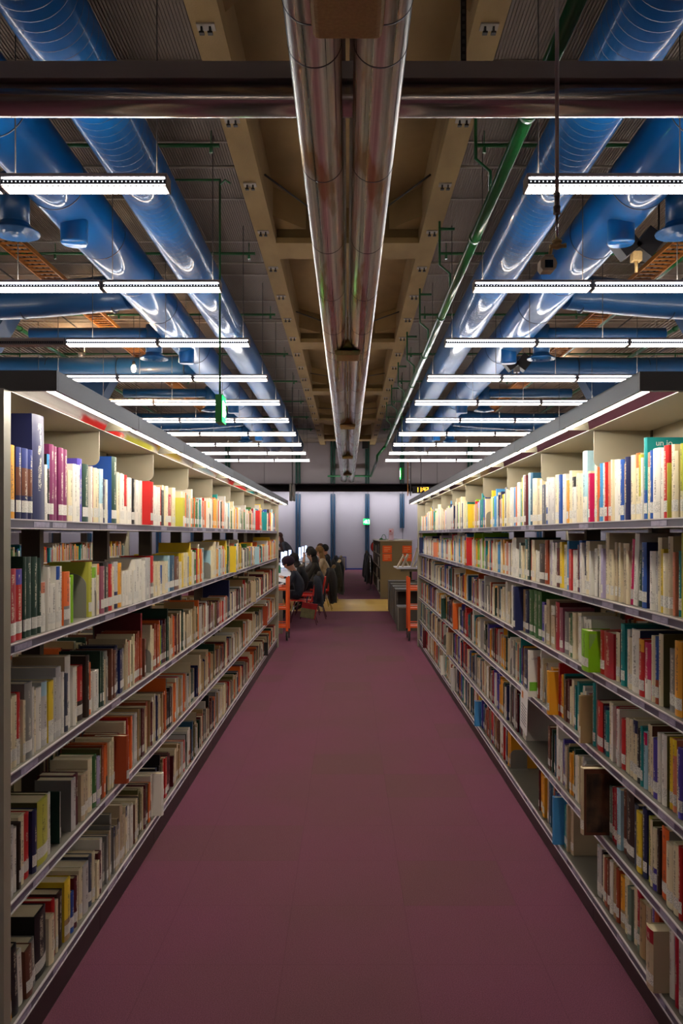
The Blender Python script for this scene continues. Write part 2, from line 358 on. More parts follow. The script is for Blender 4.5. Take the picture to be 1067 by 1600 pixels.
# ceiling: corrugated deck with a concrete coffered strip down the middle
b = MB(); P = .03
for s in (-1, 1):
    x = 1.27
    while x < 14:
        p = P if x < 6 else .09
        for (xa, za, xb, zb) in ((x, HC, x+p*.5, HC), (x+p*.5, HC, x+p*.5, HC+p*.4), (x+p*.5, HC+p*.4, x+p, HC+p*.4), (x+p, HC+p*.4, x+p, HC)):
            b.face([(s*xa,-9,za),(s*xb,-9,zb),(s*xb,ZW,zb),(s*xa,ZW,za)])
        x += p
    b.box((min(s*1.27, s*14), -9, HC+.05), (max(s*1.27, s*14), ZW, HC+.1))
    y = 1.3
    while y < ZW:
        b.box((min(s*1.27, s*14), y, HC-.012), (max(s*1.27, s*14), y+.025, HC), 1); y += 1.53
struct(b.build('ceiling', ['deck','decktrim']), 'ribbed grey brown metal ceiling deck')
b = MB()
b.box((-1.3,-9,HC+.5), (1.3,ZW,HC+.6), 1)
for s in (-1, 1):
    a, c = sorted((s*1.03, s*1.29)); b.box((a,-9,HC-.1), (c,ZW,HC+.04), 0)
    a, c = sorted((s*1.03, s*1.08)); b.box((a,-9,HC+.04), (c,ZW,HC+.5), 1)
for k in range(-2, 5):
    y = 11.81 + 6.1*k
    b.box((-1.03,y,HC-.1), (1.03,y+.69,HC-.02), 0)
    b.prism([(y+.12,HC-.02),(y+.57,HC-.02),(y+.45,HC+.5),(y+.24,HC+.5)], 'x', -1.03, 1.03, 1)
    for s in (-1, 1):
        for yy, dy in ((y, -1), (y+.69, 1)):   # chamfered corners of each coffer
            b.prism([(s*1.03,yy),(s*1.03,yy+dy*.5),(s*.6,yy)], 'z', HC+.1, HC+.5, 1)
struct(b.build('ceiling_beam', ['concrete','concrete_deep']), 'tan concrete coffered ceiling strip above the ducts')
b = MB(); b.box((-.53,ZW-.3,HC-.3),(-.25,ZW-.1,HC+.2)); b.box((.68,ZW-.3,HC-.3),(.96,ZW-.1,HC+.2)); struct(b.build('trim_3','black'))
b = MB()   # low walls behind the visible part are not needed
# brackets on the concrete flanges
bk = MB()
bk.box((-.075,-.05,-.012),(.075,.05,0), 0)
for x in (-.035, .035): bk.box((x-.008,-.02,-.06),(x+.008,.02,-.012), 1); bk.box((x-.02,-.02,-.066),(x+.02,.02,-.05), 1)
bm_ = bk.mesh('hook_bracket', ['decktrim','black'])
for s in (-1, 1):
    for k in range(19):
        o = bpy.data.objects.new('hook_bracket', bm_); col.objects.link(o); o.location = (s*1.17, 6.77+1.53*k, HC-.1)
        tag(o, 'pale bracket with black hooks under %s concrete beam, %s from the front' % (SIDE[s], ordn(k)), 'bracket', 'hook brackets under the concrete beams')
# brace rods in the coffers
n = 0
for k in range(0, 4):
    y = 11.81 + 6.1*k
    for s in (-1, 1):
        b = MB(); b.tube([(s*1.0, y-1.9, HC+.05), (s*.45, y-.1, HC+.3)], .012, 6)
        tag(b.build('brace_rod', 'black'), 'thin black brace rod in ceiling coffer, %s coffer on %s side' % (ordn(k), SIDE[s]), 'rod', 'coffer brace rods')
# ================================================================== DUCTS
def ring(b, c, r, w, mat, n=40, axis='y'):
    x, y, z = c
    b.tube([(x, y-w/2, z), (x, y+w/2, z)], r, n, mat)
for s in (-1, 1):
    # ribbed spiral duct
    b = MB(); pts = []; rr = []; y = -8.
    cx, cz, r = s*2.06, EYE+3.6, .277
    b.tube([(cx,-8,cz),(cx,33.5,cz)], r, 48)
    while y < 33.4:
        b.tube([(cx,y,cz),(cx,y+.002,cz),(cx,y+.008,cz),(cx,y+.010,cz)], [r,r+.0012,r+.0012,r], 40, 1, cap=False, smooth=False); y += .11
    e = b.build('spiral_duct', ['blue','rib'])
    tag(e, 'shiny blue spiral-ribbed air duct, inner of the two ducts on the %s' % SIDE[s], 'air duct', 'big blue ceiling ducts')
    # smooth duct with seams, stubs
    cx2, r2 = s*2.97, .309
    t = empty('smooth_duct', (cx2, 5, EYE+3.6), 'shiny blue smooth air duct, outer of the two ducts on the %s' % SIDE[s], 'air duct', 'big blue ceiling ducts')
    b = MB(); b.tube([(0,-13,0),(0,28,0)], r2, 48); b.build('duct_pipe', 'blue', t)
    y = -4.2; b = MB(); ring(b, (0,0,0), r2+.004, .016, 0, 48); me = b.mesh('duct_seam', 'seam')
    while y < 28: o = bpy.data.objects.new('duct_seam', me); col.objects.link(o); o.parent = t; o.location = (0,y,0); y += 1.5
    for k in range(4):
        y = 8.75 + 6.1*k - 5
        b = MB(); b.lathe([(0,-.5),(.13,-.5),(.14,-.48),(.14,-.2)], (s*-.05+0, y, 0), 28); b.build('stub_cap', 'blue', t)
# central pair of steel ducts
for s, nm in ((-1, 'left'), (1, 'right')):
    t = empty('steel_duct', (s*.168, 5, EYE+2.5), 'polished steel ventilation duct, %s pipe of the central ceiling pair' % nm, 'air duct', 'central steel ducts')
    b = MB(); b.tube([(0,-13,0),(0,32.2,0)], .137, 48); b.build('duct_pipe', 'steel', t)
    b = MB(); ring(b, (0,0,0), .1385, .012, 0, 48); me = b.mesh('duct_joint', 'darkgrey')
    for y in (-1.2,-.85, .5, 1.9, 3.3, 4.7, 5.7, 6.1, 8.6, 11., 12.7, 13.1, 15.9, 18.3, 19.8, 20.2, 23, 26.9, 27.3, 30.6, 31.2): o = bpy.data.objects.new('duct_joint', me); col.objects.link(o); o.parent = t; o.location = (0,y,0)
    t2 = MB(); t2.tube([(s*.03, -2, EYE+3.1), (s*.03, ZW-1, EYE+3.1)], .017, 10)
    tag(t2.build('thin_pipe', 'decktrim'), 'thin pale pipe above and between the steel ducts, %s one' % nm, 'pipe', 'thin pipes over the steel ducts')
for k in range(5):
    y = 3.74 + 7.07*k
    b = MB(); h = EYE+2.3
    prof = [(-.16, h+.02), (-.148, h+.004), (-.13, h), (.13, h), (.148, h+.004), (.16, h+.02), (.17, h+.1)]
    for q in range(0, 9):  # concave over right pipe then left pipe
        a = math.radians(-90 + q*10); prof.append((.168+.139*math.cos(a)*-1 if False else .168-.139*math.cos(math.radians(90-q*10))*1.0, EYE+2.5-.139*math.sin(math.radians(90-q*10))))
    prof.append((0, EYE+2.52))
    for q in range(8, -1, -1):
        prof.append((-.168+.139*math.cos(math.radians(90-q*10)), EYE+2.5-.139*math.sin(math.radians(90-q*10))))
    prof.append((-.17, h+.1))
    b.prism(prof, 'y', y-.3, y+.06)
    tag(b.build('duct_saddle', 'saddle'), 'tan padded saddle block under the steel ducts, %s from the front' % ordn(k), 'saddle block', 'duct saddle blocks')
# cross beam with polished tube
b = MB(); b.box((-9, 5.32, EYE+2.965), (9, 5.5, EYE+3.075)); t = b.build('cross_beam', 'beamgrey')
tag(t, 'grey beam with polished tube below, crossing the ceiling above the aisle', 'beam')
b = MB(); b.tube([(-9,5.42,EYE+2.865),(9,5.42,EYE+2.865)], .1, 40); b.build('polished_tube', 'beamtube', t)
# ================================================================== CEILING LIGHTS
def light_module(nm_lit, L=1.27):
    pass
HL = EYE + 2.6
def mods(lit):
    L = 1.25
    hs = MB(); hs.box((0,0,.072),(L,.14,.1)); hs.box((0,.02,.03),(L,.12,.072)); hs.box((0,0,0),(.012,.14,.075)); hs.box((L-.012,0,0),(L,.14,.075))
    hs.box((0,-.004,.0),(L,0,.006)); hs.box((0,.14,.0),(L,.144,.03))
    sl = MB(); sl.box((.03,.004,.056),(L-.03,.02,.068))
    up = MB(); up.box((.03,.06,.1),(L-.03,.082,.104))
    pf = MB(); pf.box((.01,0,.018),(L-.01,.02,.054))
    for k in range(40):
        x = .03 + k*(L-.06)/39; pf.box((x-.0035,-.002,.033),(x+.0035,0,.04), 1)
    dn = MB(); dn.box((.012,.006,.006),(L-.012,.134,.02))
    for k in range(30):
        x = .02 + k*(L-.04)/29; dn.box((x-.003,.004,-.004),(x+.003,.136,.006), 1)
    return (hs.mesh('housing','alu'), sl.mesh('light_slot','slot' if lit else 'unlit'), pf.mesh('perforated_strip',['perf','dots' if lit else 'unlit']), dn.mesh('louvre',['down' if lit else 'unlit','blade']), up.mesh('top_lamp','up' if lit else 'unlit'))
ML, MU = mods(True), mods(False)
wm = MB(); wm.tube([(0,0,.09),(0,0,1.66)], .005, 6); wmesh = wm.mesh('suspension_wire', 'darkgrey')
def fixture(x0, y, z, s, n, unlit, label, group):
    t = empty('strip_light', (x0, y, z), label, 'strip light', group)
    for k in range(n):
        for me, nm in zip(MU if k in unlit else ML, ('housing','light_slot','perforated_strip','louvre','top_lamp')):
            o = bpy.data.objects.new(nm, me); col.objects.link(o); o.parent = t
            o.location = ((k*1.27 if s > 0 else -(k+1)*1.27 + .01), 0, 0)
    for xw in [q for q in (1.44, 2.51, 3.52, 4.9, 6.2, 7.8, 8.9, 10.2) if abs(x0) < q < abs(x0)+n*1.27]:
        o = bpy.data.objects.new('suspension_wire', wmesh); col.objects.link(o); o.parent = t; o.location = (s*xw-x0, .07, 0)
for s in (-1, 1):
    for k in [-5,-4,-3] + list(range(10)):
        if k < 0: fixture(s*1.34, 6.12+2.56*k, HL, s, 4, (), 'strip light above the %s bookcase, %s row behind the camera' % (SIDE[s], ordn(-k-3)), 'strip lights over the bookcases'); continue
        fixture(s*1.34, 6.12+2.56*k, HL, s, 4, (2,) if (s < 0 and k == 2) else (), 'hanging strip light above the %s bookcase, %s row from the front' % (SIDE[s], ordn(k)), 'strip lights over the bookcases')
    for k in range(1, 9):
        fixture(s*6.9, 6.5+2.56*k, HL, s, 3, (), 'strip light farther out beyond the %s bookcase, %s row of the outer set' % (SIDE[s], ordn(k-1)), 'outer strip lights')

b = MB(); b.box((.83, 6.0, EYE+3.39), (.87, 6.03, HC-.1))
for k in range(14): b.box((.84, 5.996, EYE+3.43+.055*k), (.86, 6.0, EYE+3.46+.055*k), 1)
tag(b.build('perforated_strut', ['black','darkgrey']), 'dark perforated steel strut hanging right of the steel ducts above the cross beam', 'strut')
# ================================================================== BRANCH DUCTS, DIFFUSERS, PIPES, TRAYS
for s in (-1, 1):
    S = SIDE[s]
    for k, y in enumerate((12.2, 17.8, 25.4)):
        b = MB(); pts = []
        for q in range(0, 13):
            u = q/12; x = 3.27 + 5.0*u; pts.append((s*x, y + .25*math.sin(u*PI)*(1 if k % 2 == 0 else -1), EYE+3.62-.1*math.sin(u*PI)))
        t = b; b.tube(pts, .26, 28)
        o = b.build('branch_duct', 'bluedark')
        tag(o, 'blue branch duct curving away from the big duct on the %s, %s branch' % (S, ordn(k)), 'air duct', 'blue branch ducts')
        b = MB()
        for x in (3.5, 4.9, 6.4): b.tube([(s*x-.01, y+.25*math.sin((x-2.9)/5.4*PI)*(1 if k % 2 == 0 else -1), EYE+3.62-.1*math.sin((x-2.9)/5.4*PI)), (s*x+.01, y+.25*math.sin((x-2.9)/5.4*PI)*(1 if k % 2 == 0 else -1), EYE+3.62-.1*math.sin((x-2.9)/5.4*PI))], .265, 28)
        b.build('duct_seam', 'seam', o)
    for k in range(4):
        y = 8.5 + 6.1*k + (.8 if k == 3 else 0)
        t = empty('air_diffuser', (s*3.45, y, EYE+3.1), 'round blue ceiling air diffuser on the %s, %s from the front' % (S, ordn(k)), 'air diffuser', 'round blue air diffusers')
        b = MB(); b.lathe([(.0,.06),(.04,.0),(.06,.04),(.12,.0),(.125,.04),(.17,.005),(.18,.05),(.245,.02),(.25,.035),(.16,.09),(.14,.14)], n=36); b.build('diffuser_cone', 'bluedark', t)
        b = MB(); b.lathe([(.0,.12),(.145,.12),(.145,.62),(.0,.62)], n=32); b.build('drop_pipe', 'bluedark', t)
        b = MB(); b.tube([(s*.05,0,.47),(s*2.2,0,.47)], .11, 24); b.build('feed_duct', 'bluedark', t)
        # box duct beside the feed
        b = MB(); b.prism([(s*6.1,EYE+3.2),(s*7.4,EYE+3.2),(s*7.4,EYE+3.9),(s*5.7,EYE+3.9)], 'y', y-.7, y-.15); b.tube([(s*6.6,y-.4,EYE+3.85),(s*6.6,y-.4,EYE+4.285)], .01, 6)
        tag(b.build('box_duct', 'bluebox'), 'boxy blue duct section at the %s side, %s from the front' % (S, ordn(k)), 'air duct', 'boxy blue ducts')
    for k in range(8):
        y = 8.7 + 3.35*k
        b = MB(); b.tube([(s*1.36,y,EYE+4.13),(s*13.5,y,EYE+4.13)], .022, 8)
        for x in (1.45, 4.3, 7.5, 9.6): b.tube([(s*x,y,EYE+4.13),(s*x,y,EYE+4.05)], .02, 8); b.tube([(s*x,y,EYE+4.13),(s*x,y,EYE+4.287)], .006, 6)
        tag(b.build('sprinkler_pipe', 'greenpipe'), 'thin green sprinkler pipe across the %s side of the ceiling, %s from the front' % (S, ordn(k)), 'pipe', 'cross-running green sprinkler pipes')
        b = MB(); b.tube([(s*1.3,y+.75,EYE+4.24),(s*13,y+.75,EYE+4.24)], .016, 6)
        tag(b.build('conduit', 'decktrim'), 'thin pale conduit across the %s side of the ceiling, %s from the front' % (S, ordn(k)), 'conduit', 'cross-running pale conduits')
    # cable tray (open lattice truss)
    b = MB(); x0, z0 = s*4.6, EYE+4.0
    for dx in (-.17, .17): b.box((x0+dx-.012, 1, z0-.03), (x0+dx+.012, 30, z0+.03))
    y = 1.
    while y < 30:
        b.box((x0-.17, y, z0-.012), (x0+.17, y+.03, z0+.012)); y += .16
    for dx in (-.1, 0, .1): b.tube([(x0+dx,1,z0+.03),(x0+dx,30,z0+.03)], .014, 6, 1)
    tag(b.build('cable_tray', ['tray','black']), 'orange brown ladder cable tray under the %s side of the ceiling' % S, 'cable tray')
    for k, X in enumerate((6.4, 9.3) if s < 0 else (6.4, 4.85)):
        b = MB(); b.tube([(s*X,3,EYE+4.02),(s*X,30,EYE+4.02)], .04, 12)
        for y in range(4, 30, 3): b.tube([(s*X,y,EYE+4.02),(s*X,y+.05,EYE+4.02)], .055, 12)
        tag(b.build('main_pipe', 'greenpipe'), 'green pipe running to the end wall on the %s, %s one' % (S, 'inner' if X < 6.5 and not (s > 0 and k == 0) else 'outer'), 'pipe')
    for k, X in enumerate((5.5, 7.2, 8.1)):
        b = MB(); b.tube([(s*X,2,EYE+4.2),(s*X,34,EYE+4.2)], .014, 6)
        tag(b.build('conduit', 'black'), 'thin black conduit running lengthwise on the %s side, %s from the aisle' % (S, ordn(k)), 'conduit', 'lengthwise black conduits')
    b = MB(); b.box((min(s*6.0,s*10), 9.5, EYE+3.85), (max(s*6.0,s*10), 9.75, EYE+4.05)); b.build('steel_joist', 'darkgrey')
    o = col.objects['steel_joist' if s < 0 else 'steel_joist.001']; tag(o, 'dark joist under the %s side of the ceiling' % S, 'joist')
# long green pipe with hangers, right of the aisle
t = empty('long_green_pipe', (1.375, 5, EYE+3.2), 'thick glossy green pipe running the length of the ceiling right of the steel ducts', 'pipe')
b = MB(); b.tube([(0,-6,0),(0,24.5,0)], .055, 28); b.build('pipe', 'greenpipe', t)
b = MB()
for y in (1.2, 3.8, 7, 9.6, 12.5, 15.2, 18.5, 22): b.tube([(0,y,0),(0,y+.06,0)], .066, 24)
b.build('pipe_coupling', 'greenpipe', t)
for y in (2.9, 6.0, 9.0, 12, 15, 18, 21):
    b = MB(); b.tube([(-.0,y,.03),(-.0,y,.3),(-.14,y,.42),(-.14,y,.95),(-.14,y,1.1)], .016, 8); b.tube([(-.14,y,.9),(.06,y,.9)], .02, 8); b.build('pipe_hanger', 'greenpipe', t)
b = MB(); b.box((-.06,.95,-.02),(-.056,1.17,.03)); b.build('pipe_tag', 'sheet', t, label='white printed tag on the green pipe')
b = MB(); b.tube([(0,24.5,0),(-.3,24.6,-.35),(-.3,24.8,-.5),(-.3,32.9,-.5)], .05, 14); b.tube([(-.3,32.9,-.5),(-2.3,32.9,-.5)], .04, 12)
b.build('pipe_end_run', 'greenpipe', t)
# warm bulbs hanging left
for k, (x, y, z) in enumerate(((-4.15, 15.9, EYE+3.22),)):
    t = empty('hanging_bulb', (x, y, z), 'warm glowing bare bulb hanging below the ceiling on the left', 'bulb')
    b = MB(); b.ball((0,0,0), (.045,.045,.075)); b.build('bulb', 'bulb', t)
    b = MB(); b.tube([(0,0,.06),(0,0,.14)], .03, 12); b.tube([(0,0,.14),(0,0,1.08)], .006, 6); b.build('bulb_cable', 'darkgrey', t)
    ld = bpy.data.lights.new('bulb_light', 'POINT'); lo = bpy.data.objects.new('bulb_light', ld); col.objects.link(lo); lo.location = (x, y, z-.15); ld.energy = 45; ld.color = (1,.66,.36); ld.shadow_soft_size = .05
for k, (x, y) in enumerate(((-2.9,14.3),(-5.6,17.2),(4.9,19.5),(7.5,15.5),(-7.8,14.8),(6.9,11.2))):  # uplight spots wash the deck
    t = empty('spot_lamp', (x, y, EYE+3.72), 'small warm uplight on the %s of the ceiling, number %s in depth' % ('left' if x < 0 else 'right', ordn(k)), 'spot lamp')
    t['label'] = ['small uplight beside the big blue ducts on the left','small uplight past the cable tray on the left','small uplight beyond the cable tray on the right','small uplight far out on the right','small uplight far out on the left','small uplight above the outer right lights'][k]
    b = MB(); b.lathe([(.0,0),(.05,0),(.06,.1),(.0,.1)], n=16); b.build('lamp_body', 'grey', t)
    b = MB(); b.lathe([(.0,.101),(.05,.101),(.0,.104)], n=16); b.build('lamp_glass', 'bulb', t)
    b = MB(); b.tube([(.08,0,.05),(.08,0,.58)], .006, 6); b.tube([(.05,0,.05),(.08,0,.05)], .006, 6); b.build('lamp_bracket', 'grey', t)
    ld = bpy.data.lights.new('uplight', 'SPOT'); lo = bpy.data.objects.new('uplight', ld); col.objects.link(lo); lo.location = (x, y, EYE+3.85); lo.rotation_euler = (PI, 0, 0)
    ld.energy = 30; ld.color = (1,.7,.42); ld.spot_size = 2.7; ld.spot_blend = 1; ld.shadow_soft_size = .05
# projector heads on the right
for k, (x, y, z) in enumerate(((3.17, 9.0, EYE+3.16), (3.2, 15.5, EYE+3.22))):
    t = empty('twin_loudspeaker', (x, y, z), 'black V shaped pair of tilted boxes under the right ducts, %s one' % ('nearer' if k == 0 else 'farther'), 'loudspeaker', 'black twin loudspeakers')
    for sx in (-1, 1):
        rot = Matrix.Rotation(sx*math.radians(38), 3, 'Y')
        b = MB(); b.box((sx*.13-.11,-.1,-.1),(sx*.13+.11,.1,.16), rot=rot, org=(sx*.13,0,.03)); b.build('speaker_box', 'black', t)
    b = MB(); b.tube([(0,0,.05),(.25,0,.12),(.25,0,1.1)], .012, 8); b.build('hanger', 'black', t)
    b = MB(); b.box((-.05,-.05,-.16),(.05,.05,-.06)); b.tube([(0,0,-.16),(0,0,-.28)], .018, 8); b.build('detector', 'saddle' if k == 0 else 'grey', t, label='beige detector below the boxes')
# security camera on its pole
t = empty('security_camera', (1.11, 4.5, 3.14), 'beige boxy security camera on a thin steel pole hanging from the ceiling', 'security camera')
b = MB(); b.tube([(.04,0,.37),(.04,0,2.8)], .011, 14); b.build('pole', 'alu', t)
b = MB(); b.tube([(.04,0,.12),(.04,0,.30)], .0085, 12); b.build('lower_tube', 'chrome', t)
b = MB(); b.tube([(.04,0,.27),(.04,0,.31)], .02, 16); b.tube([(.04,0,.31),(.04,0,.375)], [.016,.013], 16); b.tube([(.04,0,.36),(.04,0,.385)], .017, 16); b.build('pole_coupling', 'grey', t)
b = MB(); b.tube([(.04,0,.125),(.04,0,.115)], .026, 20); b.ball((.04,0,.095), (.028,.02,.02)); b.tube([(-.0,0,.09),(.085,0,.095)], .011, 10); b.tube([(.085,0,.085),(.085,0,.108)], .008, 8); b.tube([(.01,0,.09),(.005,.02,.045)], .01, 10); b.build('bracket', 'saddle', t)
b = MB(); oc = [(-.036,-.038),(.022,-.038),(.036,-.024),(.042,0),(.034,.024),(.02,.038),(-.034,.038),(-.05,.02),(-.05,-.02)]
b.prism(oc, 'y', 0, .075); b.box((-.03,-.012,.036),(.02,.06,.044)); b.build('housing', M('camera_beige', (206,194,166), .5), t)
b = MB(); b.box((-.026,-.004,-.024),(.018,.004,.018)); b.build('lens_window', M('camera_glass', (10,10,12), .08), t)
# hanging green exit signs
def run_man(b, P, m=0):
    """running figure and arrow from flat boxes; P(u,v)->polygon point fn; u,v in 0..1"""
    pass
def picto(name, parent, origin, ux, uy, sz, n, mat):
    """white running person with doorway and arrow: polygons on a plane, ux/uy unit vectors, n outward normal"""
    b = MB(); ux, uy, n = Vector(ux), Vector(uy), Vector(n)
    polys = [[(.40,.78),(.47,.84),(.54,.78),(.52,.71),(.43,.71)], [(.40,.68),(.54,.70),(.50,.42),(.40,.42)], [(.40,.46),(.50,.46),(.40,.16),(.32,.18)],
             [(.44,.46),(.54,.44),(.62,.30),(.72,.22),(.66,.16),(.54,.26)], [(.40,.68),(.28,.56),(.22,.60),(.36,.72)], [(.52,.70),(.66,.58),(.62,.52),(.50,.62)],
             [(.74,.85),(.94,.85),(.94,.14),(.88,.14),(.88,.78),(.74,.78)], [(.06,.40),(.16,.52),(.16,.44),(.26,.44),(.26,.36),(.16,.36),(.16,.28)]]
    for p in polys:
        pts = [Vector(origin) + ux*(u*sz[0]) + uy*(v*sz[1]) for u, v in p]
        b.face([q + n*.002 for q in pts])
        for i in range(len(pts)): j = (i+1) % len(pts); b.face([pts[i], pts[j], pts[j]+n*.002, pts[i]+n*.002])
    return b.build(name, mat, parent)
def hang_sign(x, y, z, s, top, lab):
    t = empty('exit_sign', (x, y, z), lab, 'exit sign')
    b = MB(); b.box((-.038,0,-.16),(.038,.3,.16)); b.build('sign_box', 'signgreen', t)
    b = MB(); fx = .038*s; b.box((min(fx,fx+s*.004),.012,-.15),(max(fx,fx+s*.004),.288,.15)); b.build('lit_face', 'signlit', t)
    if s > 0: picto('pictogram', t, (fx+.005, .288, -.13), (0,-1,0), (0,0,1), (.27,.26), (1,0,0), 'signwhite')
    else: picto('pictogram', t, (fx-.005, .012, -.13), (0,1,0), (0,0,1), (.27,.26), (-1,0,0), 'signwhite')
    b = MB(); b.tube([(0,.1,.16),(0,.1,top-z)], .012, 10); b.build('hanging_rod', 'greenpipe', t)
    return t
t = hang_sign(-1.48, 9.4, EYE+1.45, 1, EYE+4.12, 'green hanging exit sign box on a long rod, above the left bookcase')
b = MB(); b.tube([(0,.1,2.66),(-.7,.1,2.66)], .014, 8); b.tube([(0,.1,2.6),(.06,.1,2.66),(.12,.1,2.62)], .012, 8); b.build('rod_arm', 'greenpipe', t)
hang_sign(1.5, 22.5, EYE+1.68, -1, EYE+4.3, 'small distant green hanging exit sign right of the steel ducts')
# exit sign on the end wall
t = empty('exit_sign', (.88, ZW-.131, 2.24), 'lit green exit sign on the end wall posts', 'exit sign')
b = MB(); b.box((-.15,-.03,-.14),(.15,.03,.14)); b.build('sign_box', 'signgreen', t)
b = MB(); b.box((-.14,-.034,-.13),(.14,-.03,.13)); b.build('lit_face', 'signlit', t)
picto('pictogram', t, (-.15,-.035,-.12), (1,0,0), (0,0,1), (.3,.25), (0,-1,0), 'signwhite')
# clock with orange digits
t = empty('digital_clock', (2.52, 28, EYE+1.53), 'black digital clock with orange digits behind the right bookcase canopy', 'clock')
b = MB(); b.box((-.3,0,-.12),(.36,.08,.12)); b.build('clock_case', 'black', t)
seg = {'1':'bc','4':'fgbc','2':'abged'}
b = MB(); x = -.18
for ch in '11:42':
    if ch == ':':
        for z in (-.03,.03): b.box((x-.006,-.006,z-.008),(x+.01,0,z+.008))
        x += .035; continue
    w_, h_ = .07, .15
    S_ = {'a':((0,h_/2-.014),(w_,h_/2)),'g':((0,-.007),(w_,.007)),'d':((0,-h_/2),(w_,-h_/2+.014)),'b':((w_-.016,0),(w_,h_/2)),'c':((w_-.016,-h_/2),(w_,0)),'f':((0,0),(.016,h_/2)),'e':((0,-h_/2),(.016,0))}
    for c in seg[ch]: (a0,a1),(c0,c1) = S_[c]; b.box((x+a0,-.006,a1),(x+c0,0,c1))
    x += .105
b.build('clock_digits', 'led', t)
b = MB(); b.tube([(0,.04,.12),(0,.04,2.75)], .01, 8); b.build('hanging_rod', 'darkgrey', t)
# hanging ladder-like frame and grey hanging sign
t = empty('hanging_signboard', (1.92, 25.5, EYE+1.7), 'narrow hanging frame with yellow edge and rungs beside the distant right exit sign', 'sign frame')
b = MB(); b.box((-.06,0,-.5),(-.03,.04,.55)); b.build('yellow_edge', 'tray', t); b = MB(); b.box((.03,0,-.5),(.06,.04,.55)); b.build('dark_edge', 'darkgrey', t)
b = MB()
for z in (-.4, 0, .4): b.box((-.03,.01,z-.02),(.03,.03,z+.02))
b.tube([(0,.02,.5),(0,.02,2.6)], .008, 6); b.build('rung', 'alu', t)
t = empty('hanging_sign', (-1.62, 23.8, EYE+1.22), 'grey twin hanging sign seen edge-on above the left reading tables', 'sign')
for x in (-.045, .045):
    b = MB(); b.box((x-.028,0,-.24),(x+.028,.5,.24)); b.build('sign_panel', 'grey', t)
b = MB(); b.tube([(0,.1,.2),(0,.1,3.08)], .008, 6); b.tube([(0,.4,.2),(0,.4,3.08)], .008, 6); b.build('hanging_wire', 'darkgrey', t)
